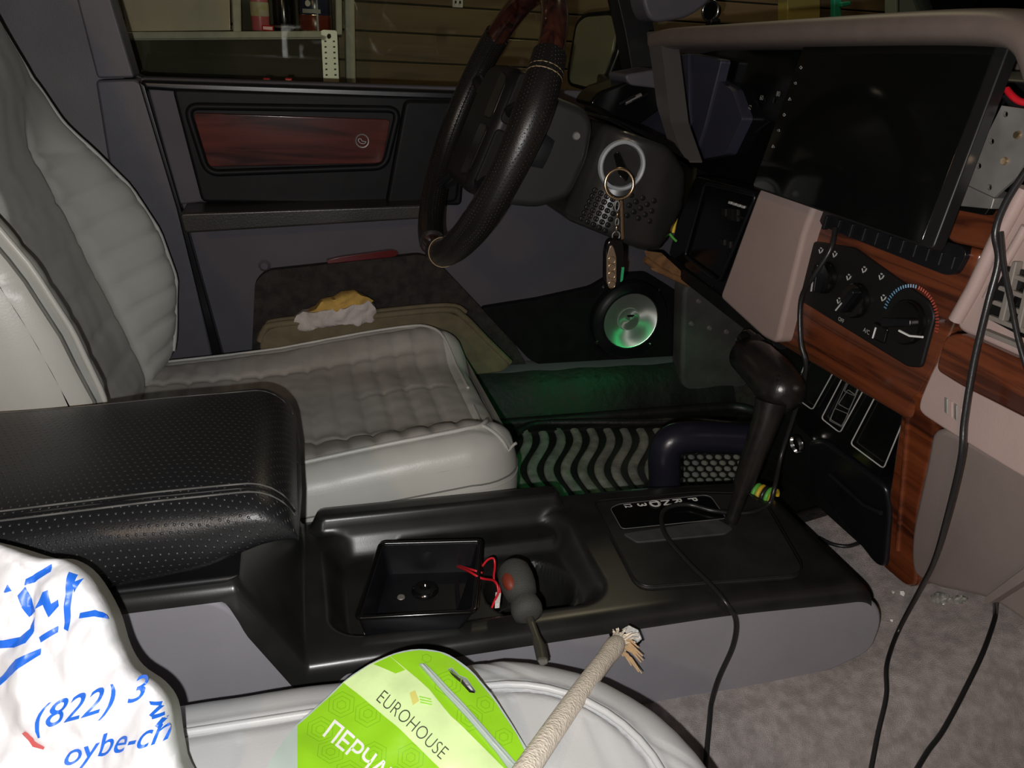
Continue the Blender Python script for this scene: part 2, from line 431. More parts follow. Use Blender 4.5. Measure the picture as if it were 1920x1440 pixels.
# ---- firewall and kick panel
fw = [V((1.0, -.95, -.02)), V((1.0, .72, -.02)), V((1.0, .72, .62)), V((1.0, -.95, .62))]
ST('wall_front', prism_me(fw, (.03, 0, 0)), mat('firewall_carpet', (.055, .055, .05), .9, var=.4, vscale=14, bump=.7, bscale=300, bdist=.003))
kick = rnd(loopY([(1262, 520), (1420, 520), (1420, 770), (1330, 770), (1292, 742), (1258, 705)], .70), .02)
ST('trim_1', prism_me(kick, (0, -.05, 0)), mat('kick_panel_grey', (.075, .075, .072), .6, var=.35, vscale=22, bump=.4, bscale=500), bevel=.02, seg=4)
scw = None
for q in [(1296, 607), (1330, 615), (1362, 622), (1310, 565)]:
    lathe('screw', [(0, .004), (.004, .004), (.006, 0)], P(*q, Y=.65), (0, -1, 0), M['steel'], bpy.data.objects['trim_1'], n=10)

# ---- sill scuff trim below the door
sec = [(.76, .185), (.705, .182), (.692, .172), (.690, .152), (.72, .145), (.76, .145)]
ST('trim_2', prism_me([V((-.20, a, b)) for a, b in sec], (.995, 0, 0)), M['grey'], bevel=.003)
tube('scuff_strip', [V((.30, .688, .150)), V((.62, .688, .150))], .0022, M['chrome'], bpy.data.objects['trim_2'], res=8)

# ---- driver's door
door = thing('door_1', (.25, .74, .15), kind='structure')
prism('door_skin', loopY([(262, 146), (900, 165), (1262, 175), (1300, 560), (1290, 692), (930, 704), (430, 712)], .725), (0, .03, 0), M['grey'], door)
prism('rear_strip', rnd(loopY([(277, 166), (330, 164), (392, 378), (336, 384)], .712), .006), (0, .02, 0), M['grey'], door, bevel=.004)
prism('sill_rail', loopY([(262, 150), (900, 172), (900, 192), (330, 172), (272, 168)], .698), (0, .05, 0), M['black'], door, bevel=.006)
prism('upper_panel', rnd(loopY([(322, 166), (880, 184), (866, 386), (378, 380)], .695), .01), (0, .03, 0), M['door_black'], door, bevel=.008)
fr = rnd(loopY([(349, 199), (748, 205), (722, 313), (389, 325)], .690), .02, 7)
tube('inlay_frame', fr, .0060, M['door_black'], door, closed=True, res=10)
inl = prism('wood_inlay', rnd(loopY([(361, 211), (733, 224), (717, 306), (391, 313)], .690), .009), (0, .01, 0), M['wood_door'], door, bevel=.002)
ec = P(679, 264, Y=.689)
lathe('emblem', [(.0095, 0), (.0100, .0022), (.0115, .0026), (.0125, 0)], ec, (0, -1, 0), M['steel'], inl, n=28)
tube('emblem_mark', [ec+V((-.007, -.003, .002)), ec+V((-.003, -.003, .004)), ec+V((0, -.003, 0)), ec+V((.006, -.003, -.001)), ec+V((.003, -.003, -.004)), ec+V((-.004, -.003, -.003))], .0011, M['chrome'], inl, res=6, closed=True, sm=3)
prism('handle_pod', rnd(loopY([(760, 188), (878, 190), (858, 380), (724, 384)], .676), .012), (0, .03, 0), M['door_black'], door, bevel=.012, seg=4)
prism('armrest', rnd(loopY([(336, 400), (806, 384), (800, 410), (345, 438)], .630), .008), (0, .09, 0), mat('worn_black_armrest', (.030, .028, .024), .32, var=.5, vscale=10, bump=.3, bscale=300, bdist=.0008), door, bevel=.012, seg=4)
rf = rnd(loopY([(610, 489), (640, 482), (735, 469), (749, 473), (742, 481), (660, 494), (620, 498)], .712), .006)
prism('reflector', rf, (0, .02, 0), M['reflector'], door, bevel=.003)
lathe('fixing_plug', [(0, .006), (.006, .006), (.011, 0)], P(496, 498, Y=.722), (0, -1, 0), M['grey'], door, n=14)
prism('carpet_panel', rnd(loopY([(478, 530), (500, 508), (788, 477), (818, 488), (962, 640), (992, 692), (470, 708)], .708), .012), (0, .02, 0), M['carpet_dark'], door, bevel=.004)
poc = rnd(loopY([(486, 648), (494, 624), (520, 611), (836, 584), (866, 596), (958, 684), (944, 698), (700, 724), (500, 710)], .640), .012)
prism('map_pocket', poc, (0, .012, 0), M['tan'], door, bevel=.004)
tube('pocket_lip', [P(488, 640, Y=.645), P(496, 620, Y=.645), P(522, 608, Y=.645), P(680, 595, Y=.645), P(832, 581, Y=.645), P(868, 593, Y=.645), P(912, 637, Y=.645), P(956, 680, Y=.645)], .0065, M['tan'], door, sm=5)
tube('pocket_lip', [P(488, 636, Y=.66), P(500, 612, Y=.66), P(524, 600, Y=.66), P(680, 586, Y=.66), P(836, 572, Y=.66), P(874, 585, Y=.66)], .0045, M['tan'], door, sm=5)
pod = rnd(loopY([(903, 579), (1010, 562), (1110, 540), (1150, 516), (1215, 512), (1268, 545), (1268, 668), (1012, 684), (992, 674)], .706), .01)
prism('speaker_pod', pod, (0, .02, 0), M['door_black'], door, bevel=.004)

# ---- side window glass with rubber seal
win = thing('window_1', (.2, .775, .71), kind='structure')
gpl = lambda x, y: PP(x, y, (0, .775, .70), (0, 1, .30))
prism('pane', [gpl(*q) for q in [(70, -480), (262, 152), (900, 176), (1195, 186), (1110, -480)]], (0, .004, .001), M['glass'], win, bevel=0)
tube('rubber_seal', [P(72, -480, Y=.765), P(196, -40, Y=.765), P(222, 60, Y=.765), P(250, 140, Y=.765), P(275, 152, Y=.765), P(600, 162, Y=.765), P(1190, 182, Y=.765)], .008, M['black_dull'], win, res=8)

# ---- B pillar, its lower cover, and the body side behind the seat
prl = rnd(loopY([(20, -480), (66, -480), (252, 146), (182, 147)], .700), .006)
ST('trim_3', prism_me(prl, (0, .06, 0)), M['pillar'], bevel=.010)
ST('trim_4', prism_me(rnd(loopY([(178, 150), (254, 148), (276, 168), (336, 384), (405, 700), (270, 720)], .705), .008), (0, .06, 0)), M['pillar'], bevel=.008)
prism('door_edge_gap', loopY([(258, 150), (272, 160), (340, 390), (428, 706), (408, 706), (330, 390)], .702), (0, .05, 0), M['black'], bpy.data.objects['trim_4'], bevel=.003)
ST('wall_left', prism_me(loopY([(-900, -480), (60, -480), (200, -60), (330, 760), (-900, 760)], .735), (0, .03, 0)), mat('quarter_trim', (.17, .155, .165), .6, var=.25, vscale=6, bump=.3, bscale=700), bevel=.004)

# ---- A pillar trims and windscreen
ST('trim_5', prism_me(rnd(loopY([(1060, -420), (1130, -420), (1228, 60), (1240, 150), (1186, 140), (1172, 60)], .69), .006), (0, .05, 0)), M['black_dull'], bevel=.008)
ST('trim_6', prism_me(rnd(loopY([(1200, -70), (1372, -70), (1330, 6), (1290, 34), (1222, 44), (1206, 10)], .60), .02), (0, .06, 0)), M['pillar'], bevel=.012, seg=4)
ST('window_2', prism_me([V((1.25, .68, .80)), V((1.25, -.9, .80)), V((.85, -.9, 1.25)), V((.85, .68, 1.25))], (.004, 0, .003)), M['wind'])

# ---- the garage outside: plank wall
gar = thing('wall_back', (.4, 1.56, .4), kind='structure')
zc = [P(760, y, Y=1.55).z for y in (-370, -315, -260, -205, -150, -95, -40, 8, 62, 117, 172, 230)]
for a, b in zip(zc[:-1], zc[1:]):
    box('plank', (.55, 1.56, (a+b)/2), (3.0, .02, (a-b)-.004), M['plank'], gar, bevel=.002)
box('backing', (.55, 1.60, .85), (3.2, .02, 1.3), M['shelf_dark'], gar, bevel=0)
ST('wall_right', prism_me([V((2.6, -2, 0)), V((2.6, 1.6, 0)), V((2.6, 1.6, 1.6)), V((2.6, -2, 1.6))], (.03, 0, 0)), M['shelf_dark'])

# ================================================================== THINGS OUTSIDE THE WINDOWS
YS = 1.28
prism('plywood_board', loopY([(216, -70), (429, -70), (432, 57), (238, 59)], YS+.018), (0, .012, 0), M['ply'], bevel=.001,
      label='pale plywood board standing on the garage shelf outside the window', cat='board')
rack = thing('shelf_rack', P(430, 160, Y=1.3), 'pale metal rack with shelf rail and uprights outside the driver window', 'rack')
prism('shelf_rail', loopY([(236, 60), (606, 58), (606, 71), (240, 74)], YS-.01), (0, .02, 0), M['rack'], rack, bevel=.003)
prism('shelf_board', [P(236, 66, Y=YS), P(606, 64, Y=YS), P(606, 64, Y=YS)+V((0, .24, 0)), P(236, 66, Y=YS)+V((0, .24, 0))], (0, 0, -.01), M['rack'], rack, bevel=0)
prism('upright', loopY([(432, -70), (450, -70), (452, 60), (437, 60)], YS), (0, .02, 0), M['rack'], rack, bevel=.003)
prism('upright', loopY([(628, -70), (640, -70), (642, 66), (630, 66)], YS+.02), (0, .02, 0), M['rack'], rack, bevel=.003)
prism('upright', loopY([(645, -70), (664, -70), (668, 220), (650, 220)], YS+.10), (0, .03, 0), M['rack'], rack, bevel=.004)
prism('front_board', loopY([(230, 74), (606, 71), (612, 220), (240, 220)], YS+.02), (0, .01, 0), M['shelf_dark'], rack, bevel=0)
prism('back_board', loopY([(440, -70), (640, -70), (640, 70), (440, 70)], YS+.22), (0, .01, 0), M['shelf_dark'], rack, bevel=0)
zb = P(540, 60, Y=YS+.05).z
bt = thing('spray_bottle', (P(489, 50, Y=YS+.05).x, YS+.05, zb), 'pink and white bottle on the garage shelf next to the upright', 'bottle')
bx = bt.location.x
lathe('body', [(0, 0), (.019, 0), (.020, .004), (.020, .10), (.012, .125), (.008, .14), (0, .14)], bt.location, (0, 0, 1), mat('pink_plastic', (.55, .13, .17), .35), bt, n=24)
lathe('label_wrap', [(.0203, .03), (.0206, .031), (.0206, .058), (.0203, .059)], bt.location, (0, 0, 1), mat('pale_yellow_label', (.50, .48, .22), .5, col2=(.6, .58, .55), vscale=60), bt, n=24)
box('red_lid', (bx+.016, YS+.02, zb+.006), (.026, .012, .012), mat('red_plastic', (.55, .02, .03), .3), bt, bevel=.003)
ct = thing('black_canister', (P(534, 50, Y=YS+.07).x, YS+.07, zb), 'black canister between the pink bottle and the tin', 'canister')
lathe('body', [(0, 0), (.024, 0), (.025, .004), (.025, .12), (.020, .13), (0, .13)], ct.location, (0, 0, 1), M['gloss'], ct, n=24)
lathe('base_ring', [(.0252, .008), (.0258, .009), (.0258, .012), (.0252, .013)], ct.location, (0, 0, 1), M['steel'], ct, n=24)
tn = thing('tin', (P(592, 50, Y=YS+.05).x, YS+.05, zb), 'shiny tin with dark blue and red label on the garage shelf', 'tin')
lathe('body', [(0, 0), (.036, 0), (.037, .003), (.037, .084), (.034, .088), (.033, .086), (0, .086)], tn.location, (0, 0, 1), M['chrome'], tn, n=32)
lathe('red_band', [(.0372, .006), (.0376, .007), (.0376, .037), (.0372, .038)], tn.location, (0, 0, 1), mat('brick_red_label', (.16, .03, .02), .25), tn, n=32)
lathe('blue_band', [(.0372, .039), (.0376, .040), (.0376, .078), (.0372, .079)], tn.location, (0, 0, 1), mat('navy_label', (.02, .025, .06), .22), tn, n=32)
def cyl_map(c, r, a0, z0, s):
    return lambda a, b: V((c[0]+r*sin(a0+a*s/r), c[1]-r*cos(a0+a*s/r), c[2]+z0+b*s))
lg = [[(.35*cos(t*2*pi/14), .35*sin(t*2*pi/14)) for t in range(14)]]
sheet('round_mark', lg, .2, cyl_map(tn.location, .0379, -.45, .062, .019), M['white'], tn)
sheet('name_strip', [[(0, 0), (2.3, 0), (2.3, .45), (0, .45)]], .3, cyl_map(tn.location, .0379, -.85, .042, .019), M['ink'], tn)
sheet('chrome_highlight', [[(0, 0), (.22, 0), (.22, 4), (0, 4)]], .3, cyl_map(tn.location, .0381, .05, .006, .018), M['chrome'], tn)  # upright highlight on the tin, set in as a chrome strip
rl = thing('ruler_strip', P(618, 152, Y=YS-.02), 'white metal ruler strip hanging on the end of the shelf rail', 'ruler')
rm = lambda x, y: P(x, y, Y=YS-.025)
hole = [(617+4*cos(t*pi/6), 68+5*sin(t*pi/6)) for t in range(12)]
sheet('strip', [[(602, 58), (606, 56), (629, 57), (632, 60), (636, 160), (607, 160)], hole], 6, rm, mat('aluminium_strip', (.60, .60, .52), .4, .3), rl, back=lambda x, y: rm(x, y)+V((0, .003, 0)))
for i in range(7):
    for sx in (608+.4*i, 624+.5*i):
        y0 = 76+i*10.5
        sheet('tick', [[(sx, y0), (sx+4, y0), (sx+4, y0+3), (sx, y0+3)]], 5, lambda x, y: rm(x, y)+V((0, -.001, 0)), M['black_dull'], rl)
for i, (x, lb) in enumerate(((500, 'small red clip on the outer window ledge, rear one of two'), (541, 'small red clip on the outer window ledge, front one of two'))):
    c = P(x, 151, Y=.80); rc = thing('red_clip', c, lb, 'clip', 'red clips on the outer window ledge')
    box('body', c, (.012, .014, .008), M['red'], rc, bevel=.002); box('spring', c+V((0, .004, -.006)), (.018, .01, .005), M['black_dull'], rc, bevel=.001)
c = P(858, 4, Y=1.52); hp = thing('latch_plate', c, 'small white latch plate with dark holes on the plank wall', 'latch')
box('plate', c, (.028, .006, .026), M['white'], hp, bevel=.002)
for dx in (-.006, .006): box('slot', c+V((dx, -.004, 0)), (.005, .003, .007), M['black_dull'], hp, bevel=.001)

mir = thing('side_mirror', P(1100, 175, Y=.93), 'black side mirror seen through the driver window beside the wheel', 'mirror')
mo, mn = P(1105, 100, Y=.93), V((-.72, -.69, .05)).normalized()
mpx = lambda q, d: [PP(x, y, mo, mn)-mn*d for x, y in q]
prism('housing', rnd(mpx([(1060, 160), (1058, 132), (1074, 40), (1092, 22), (1152, 16), (1172, 40), (1160, 100), (1128, 180)], .006), .012), -mn*.06, M['black'], mir, bevel=.008)
prism('mirror_glass', rnd(mpx([(1068, 155), (1067, 130), (1081, 46), (1096, 32), (1146, 28), (1156, 48), (1148, 96), (1120, 168)], 0), .01), -mn*.008, mat('mirror_olive_reflection', (.24, .22, .15), .12, .25), mir, bevel=.001)  # olive reflection put into the base colour of the glass
prism('arm', [V((.60, .77, .70)), V((.66, .77, .70)), V((.68, .93, .715)), V((.62, .93, .715))], (0, 0, .03), M['black'], mir, bevel=.006)
# seen over the dash through the windscreen
o = thing('yellow_post', P(1500, 30, Y=1.43), 'yellow painted post behind the windscreen', 'post')
prism('post', loopY([(1478, -220), (1540, -220), (1538, 60), (1476, 60)], 1.43), (0, .05, 0), mat('yellow_paint', (.42, .36, .10), .5), o)
prism('cap_band', loopY([(1478, -10), (1540, -12), (1540, -6), (1478, -4)], 1.42), (0, .07, 0), mat('yellow_paint_dark', (.30, .25, .07), .5), o)
o = thing('green_bracket', P(1572, 30, Y=1.43), 'green plastic bracket beside the yellow post', 'bracket')
prism('arm', loopY([(1566, -220), (1580, -220), (1578, 60), (1564, 60)], 1.42), (0, .02, 0), mat('green_plastic', (.03, .38, .22), .4), o)
prism('foot', loopY([(1578, 4), (1596, 2), (1596, 10), (1578, 14)], 1.41), (0, .02, 0), bpy.data.materials['green_plastic'], o)
o = thing('white_post', P(1705, 30, Y=1.43), 'greenish white post at the right behind the windscreen', 'post')
prism('post', loopY([(1684, -220), (1735, -220), (1735, 60), (1684, 60)], 1.43), (0, .05, 0), mat('white_paint', (.40, .46, .42), .5), o)
prism('edge_bead', loopY([(1680, -220), (1685, -220), (1685, 60), (1680, 60)], 1.425), (0, .05, 0), bpy.data.materials['white_paint'], o)

# ================================================================== SEATS
def rrect(x0, x1, y0, y1, r):
    """rounded rectangle; r = radii for corners (x0y0, x1y0, x1y1, x0y1)"""
    out = []
    for (cx, cy, a0, rr) in ((x0+r[0], y0+r[0], pi, r[0]), (x1-r[1], y0+r[1], 1.5*pi, r[1]), (x1-r[2], y1-r[2], 0, r[2]), (x0+r[3], y1-r[3], .5*pi, r[3])):
        for k in range(11):
            a = a0+k/10*pi/2; out.append((cx+rr*cos(a), cy+rr*sin(a)))
    return out
def poly_dist(loop):
    a = np.array([(p[0], p[1]) for p in loop]); b = np.roll(a, -1, 0); d = b-a; L2 = (d**2).sum(1)
    def f(x, y):
        q = np.array((x, y))-a; t = np.clip((q*d).sum(1)/L2, 0, 1)
        return float(np.sqrt(((q-d*t[:, None])**2).sum(1).min()))
    return f
def crease(x, w): return math.exp(-(x/w)**2)
def pleat(u, pitch, dep, w=.0045):
    m = ((u/pitch) % 1.0); d = min(m, 1-m)*pitch
    return -dep*crease(d, w)+dep*.6*(1-(2*d/pitch-1)**2)*.6

# ---- driver seat
seat = thing('driver_seat', (0, .38, .07), 'grey pleated leather driver seat behind the black armrest', 'car seat')
CO = rrect(-.285, .272, .138, .628, (.05, .075, .085, .05)); cdist = poly_dist(CO)
def cz(x, y, fine=True):
    dy = y-.383; h = lerp([-.28, -.05, .10, .20, .28], [-.002, .012, .030, .040, .034], x)
    z = .272+h*sst(.10, .19, abs(dy))+.010*sst(-.2, .22, x)
    if fine:
        ins = sst(.225, .205, x)*sst(.206, .180, abs(dy))
        z += ins*pleat(x+.004*sin(dy*9), .0372, .0036)
        z -= .004*crease(abs(dy)-.125-.02*sst(-.1, .2, x), .006)*sst(.235, .2, x)
        z -= .003*crease(abs(dy)-.203, .004)*sst(.245, .235, x)
        z -= .003*crease(x-.232, .004)*sst(.21, .20, abs(dy))
        # sit wrinkles
        z -= ins*.0035*crease(y-(.245+.10*(x-.02)+.006*sin(x*40)), .005)*sst(-.02, .05, x)
        z -= ins*.0025*crease(y-(.36+.05*sin(x*9)), .004)*sst(.03, .09, x)
        z += .0012*noise.noise(V((x*40, y*40, 1)))
    d = cdist(x, y); r = .045
    if d < r: z -= r*.75*(1-sqrt(max(0, 1-(1-d/r)**2)))
    return z
insert = rrect(-.25, .232, .180, .586, (.03, .03, .03, .03))
sheet('cushion', [CO, insert], .0062, lambda x, y: V((x, y, cz(x, y))), M['leather'], seat, smooth=180)
sheet('seat_insert', [insert], .0058, lambda x, y: V((x, y, cz(x, y))), M['leather_worn'], seat, smooth=180)
n = len(CO); vs = []; fs = []
prof = [(0, 0), (.004, .012), (.007, .03), (.008, .055), (.006, .10), (.0, .165)]
cc = V((0, .383))
for i, (x, y) in enumerate(CO):
    nn = (V((x, y))-V(CO[i-1]) + V(CO[(i+1) % n])-V((x, y))).normalized(); on = V((nn.y, -nn.x)); z = cz(x, y)
    for a, b in prof: vs.append(V((x+on.x*a, y+on.y*a, z-b*(z-.07)/.165)))
m_ = len(prof)
for i in range(n):
    for j in range(m_-1): fs.append((i*m_+j, ((i+1) % n)*m_+j, ((i+1) % n)*m_+j+1, i*m_+j+1))
obj('skirt', me_from(vs, fs), M['leather'], seat, smooth=60)
def on_cushion(pts, off=.001): return [V((x, y, cz(x, y, False)+off)) for x, y in pts]
def densify(pts, n=6): return [(p.x, p.y) for p in crom([V((a, b, 0)) for a, b in pts], n)]
tube('piping', on_cushion(densify([(-.27, .60), (-.1, .603), (.05, .602), (.15, .598), (.215, .575), (.243, .51), (.247, .40)]), .001), .0026, M['leather'], seat, res=8)
tube('piping', on_cushion(densify([(-.05, .178), (.05, .178), (.15, .178), (.205, .182), (.228, .20), (.238, .24), (.24, .33)]), 0), .0030, M['leather'], seat, res=8)
tube('corner_seam', on_cushion(densify([(.222, .188), (.243, .170), (.262, .158)]), .0005), .0022, M['leather'], seat, res=6)
sk = [(x, y) for x, y in CO]
def skirt_line(dz, off):
    out = []
    for i, (x, y) in enumerate(sk):
        nn = (V(sk[(i+1) % n])-V(sk[i-1])).normalized(); out.append(V((x+nn.y*off, y-nn.x*off, cz(x, y)-dz)))
    return out[2:30]
tube('stitch_line', skirt_line(.026, .0062), .0012, M['seam_dark'], seat, res=6)
tube('stitch_line', skirt_line(.034, .0068), .0009, M['seam'], seat, res=6)

# backrest: a padded surface on a plane reclined 15 degrees
RB = radians(15); BO = V((-.25, .383, .30)); BU = V((-sin(RB), 0, cos(RB))); BN = V((cos(RB), 0, sin(RB)))
outl = [(-.225, -.03), (.225, -.03), (.238, .06), (.240, .20), (.232, .32), (.226, .37), (.215, .43), (.178, .475), (.150, .53), (.140, .60), (-.140, .60), (-.150, .53), (-.178, .475), (-.215, .43), (-.226, .37), (-.232, .32), (-.240, .20), (-.238, .06)]
BL = [(p.x, p.y) for p in crom([V((a, b, 0)) for a, b in outl], 4, True)]; bdist = poly_dist(BL)
def bf(a, v, fine=True):
    B = lerp([-.05, 0, .10, .18, .256, .32, .365, .43], [.02, .035, .078, .083, .070, .043, .020, 0], v)*(1 if a > 0 else .62)
    f = B*sst(.105, .205, abs(a))
    f += .03*sst(.33, .45, v)*(1-(a/.26)**2)
    d = bdist(a, v); r = .036
    if d < r: f -= r*.8*(1-sqrt(max(0, 1-(1-d/r)**2)))
    if fine:
        edge = .118-.02*sst(.15, .33, v)
        f -= .009*crease(abs(a)-edge, .008)*sst(.40, .34, v)
        side = sst(edge+.004, edge+.016, abs(a))*sst(.222, .196, abs(a))
        f += side*pleat(v-.10*abs(a)+.012, .0445, .0052, .005)*sst(.345, .325, v)*(1 if a > 0 else .25)
        mid = sst(edge-.004, edge-.016, abs(a))
        f += mid*pleat(v+.06*a+.01, .058, .0032, .005)*sst(.36, .32, v)*sst(.118, .085, abs(a))
        f -= .005*crease(v-(.345-.25*(abs(a)-.10)), .006)*sst(.06, .12, abs(a))*sst(.20, .16, abs(a))
        f += .0014*noise.noise(V((a*30, v*30, 5)))+.003*noise.noise(V((a*9, v*9, 2)))
    return f
def bpt(a, v, fine=True, off=0): return BO+V((0, a, 0))+BU*v+BN*(bf(a, v, fine)+off)
sheet('backrest', [BL], .0068, bpt, M['leather'], seat, smooth=180)
n2 = len(BL); vs = []; fs = []
for i, (a, v) in enumerate(BL):
    p = bpt(a, v); q = V(BL[(i+1) % n2])-V(BL[i-1]); q.normalize(); on = V((0, q.y, 0))+BU*(-q.x)
    for o_, b_ in ((0, 0), (.006, .012), (.010, .03), (.008, .07), (-.01, .12)): vs.append(p+on*o_-BN*b_)
for i in range(n2):
    for j in range(4): fs.append((i*5+j, ((i+1) % n2)*5+j, ((i+1) % n2)*5+j+1, i*5+j+1))
fs.append([i*5+4 for i in range(n2)])
obj('backrest_side', me_from(vs, fs), M['leather'], seat, smooth=60)
far = [(.198, -.01), (.212, .05), (.2165, .12), (.217, .20), (.213, .29), (.206, .36), (.196, .42), (.166, .465), (.14, .52), (.13, .57)]
tube('piping', [bpt(a, v, False, .0015) for a, v in densify(far, 6)], .0030, M['leather'], seat, res=8)
tube('piping', [bpt(a, v, False, .003) for a, v in densify([(.206, .0), (.220, .05), (.2245, .12), (.225, .20), (.221, .29), (.214, .36)], 6)], .0016, M['seam'], seat, res=6)
tube('piping', [bpt(-a, v, False, .002) for a, v in densify(far, 6)], .0034, M['leather'], seat, res=8)
tube('side_seam', [bpt(-a-.018, v, False, .003) for a, v in densify([(.20, .0), (.212, .1), (.214, .2), (.206, .33)], 6)], .0022, M['seam_dark'], seat, res=6)

# ---- passenger seat: only the cushion front is in the picture
ps = thing('passenger_seat', (0, -.42, .05), 'flash-lit grey leather passenger seat cushion in the foreground under the lime packet', 'car seat')
PO = rrect(-.30, .300, -.66, -.178, (.05, .10, .17, .05)); pdist = poly_dist(PO)
def pz(x, y, fine=True):
    d = pdist(x, y); z = .283+.006*sst(.25, -.1, x)
    if fine:
        z += .006*sst(.05, .068, d)
        z -= .0045*crease(d-.058, .0032)
        z += .0035*crease(d-.050, .0045)
        z += .0016*noise.noise(V((x*22, y*22, 3)))
        if d > .07: z -= .0025*crease(((x+.05*y) % .055)-.0275, .0022)
        z -= .003*crease((x+y*.9+.06)-.03, .004)*sst(.06, .03, d)*.6+.003*crease((x+y*.9+.06)-.012, .004)*sst(.06, .03, d)*.6
    r = .042
    if d < r: z -= r*.9*(1-sqrt(max(0, 1-(1-d/r)**2)))
    return z
sheet('cushion', [PO], .0058, lambda x, y: V((x, y, pz(x, y))), M['leather_near'], ps, smooth=180)
vs = []; fs = []; n3 = len(PO)
for i, (x, y) in enumerate(PO):
    nn = (V(PO[(i+1) % n3])-V(PO[i-1])).normalized(); z = pz(x, y)
    for a, b in ((0, 0), (.003, .012), (.004, .04), (-.004, .11), (-.02, .19)): vs.append(V((x+nn.y*a, y-nn.x*a, z-b)))
for i in range(n3):
    for j in range(4): fs.append((i*5+j, ((i+1) % n3)*5+j, ((i+1) % n3)*5+j+1, i*5+j+1))
obj('skirt', me_from(vs, fs), M['leather_near'], ps, smooth=60)
def inset(loop, d):
    out = []; n = len(loop)
    for i, (x, y) in enumerate(loop):
        nn = (V(loop[(i+1) % n])-V(loop[i-1])).normalized(); out.append((x-nn.y*d, y+nn.x*d))
    return out
tube('piping', [V((x, y, pz(x, y, False)+.0035)) for x, y in inset(PO, .054)[6:40]], .0032, M['leather_near'], ps, res=8)

# ================================================================== CENTRE CONSOLE
con = thing('center_console', (.15, 0, .10), 'grey and black centre console with shift bezel and padded armrest', 'console')
so = [(-.42, .05), (-.42, .334), (-.108, .334), (-.084, .322), (-.030, .226), (.25, .229), (.595, .224), (.640, .206), (.658, .175), (.655, .125), (.60, .105), (.38, .085), (-.1, .06)]
sl = rnd([V((x, -.1235, z)) for x, z in so], [0, 0, .02, .02, .01, 0, .02, .02, .02, .02, 0, 0, 0])
prism('side_panel', sl, (0, .012, 0), M['grey_con'], con, bevel=.005)
prism('side_panel', [p+V((0, .247, 0)) for p in sl], (0, -.012, 0), M['grey_con'], con, bevel=.005)
prism('front_panel', rnd([V((.560, -.112, z)) if k else V((x, -.112, z)) for x, z, k in ((.56, .10, 0), (.56, .205, 0), (.63, .20, 0), (.652, .172, 0), (.650, .128, 0), (.60, .11, 0))], .01), (0, .224, 0), M['grey_con'], con, bevel=.004)
prism('bin_floor', [V((-.1, -.112, .13)), V((.56, -.112, .13)), V((.56, .112, .13)), V((-.1, .112, .13))], (0, 0, -.01), M['black_dull'], con, bevel=0)
LZ = .242
def rsd(x, y, cx, cy, hx, hy, r):
    qx, qy = abs(x-cx)-hx+r, abs(y-cy)-hy+r
    return sqrt(max(qx, 0)**2+max(qy, 0)**2)+min(max(qx, qy), 0)-r
def con_z(x, y):
    z = LZ
    z -= sst(.40, .64, x)*.010
    b = rsd(x, y, .155, -.004, .150, .088, .035)           # open bin
    z += (.214-z)*sst(.008, -.022, b)
    s = rsd(x, y, .19, .062, .105, .020, .015)             # inner ledge along the far side
    z = max(z, .214+.014*sst(.006, -.006, s))
    rl_ = rsd(x, y, .152, .105, .162, .020, .018)          # raised far rail
    z = max(z, LZ+.020*sst(.002, -.010, rl_)-.05*sst(-.001, .006, rl_))
    c = sqrt((x-.232)**2+(y+.026)**2)-.050                 # cup holder
    z += (.150-z)*sst(.004, -.006, c)
    if x < -.006: z = max(z, .214+min(.134, (-.006-x)*1.95))
    ns = abs(y)-.108                                       # rolled edges
    if ns > 0: z -= .014*(1-sqrt(max(0, 1-(ns/.020)**2)))
    fe = x-.602
    if fe > 0: z -= .02*(1-sqrt(max(0, 1-(fe/.030)**2)))
    return z
xs = np.concatenate([np.arange(-.45, -.11, .02), np.arange(-.11, .6305, .0031)]); ys = np.linspace(-.128, .128, 84)
ysx = [-.1285]+list(ys)+[.1285]
def cfn(u, v):
    if abs(v) > .1282: return V((u, v, con_z(u, math.copysign(.128, v))-(.003+.034*sst(.02, -.015, u)*sst(-.088, -.070, u))))
    return V((u, v, con_z(u, v)))
obj('top_shell', grid_me(cfn, xs, ysx), M['con_black'], con, smooth=180)
M['draw0'] = mat('soft_edge_print', (.11, .11, .105), .5)
# shift bezel with its letters and slot
bz = [P(x, y, Z=LZ+.002) for x, y in [(1112, 941), (1300, 924), (1405, 926), (1440, 950), (1505, 1062), (1496, 1080), (1210, 1102), (1190, 1090)]]
bez = prism('shift_bezel', rnd(bz, .012), (0, 0, -.006), mat('bezel_black', (.019, .019, .017), .55, var=.4, vscale=20, spec=.3), con, bevel=.0025)
gw = prism('indicator_window', rnd([P(x, y, Z=LZ+.004) for x, y in [(1144, 953), (1160, 945), (1322, 928), (1334, 932), (1362, 972), (1166, 992)]], .006), (0, 0, -.004), M['gloss'], bez, bevel=.001)
tube('bezel_edge', rnd([p+V((0, 0, .0015)) for p in bz], .012), .0011, M['bezelgrey'], bez, closed=True, res=6)
tube('window_edge', rnd([P(x, y, Z=LZ+.0045) for x, y in [(1144, 953), (1160, 945), (1322, 928), (1334, 932), (1362, 972), (1166, 992)]], .006), .0006, M['draw0'], bez, closed=True, res=6)
prism('shift_slot', rnd([P(x, y, Z=LZ+.0045) for x, y in [(1168, 1000), (1345, 973), (1375, 990), (1360, 1000), (1195, 1016)]], .004), (0, 0, -.003), mat('slot_blind', (.05, .05, .048), .6, var=.3), bez, bevel=.0008)
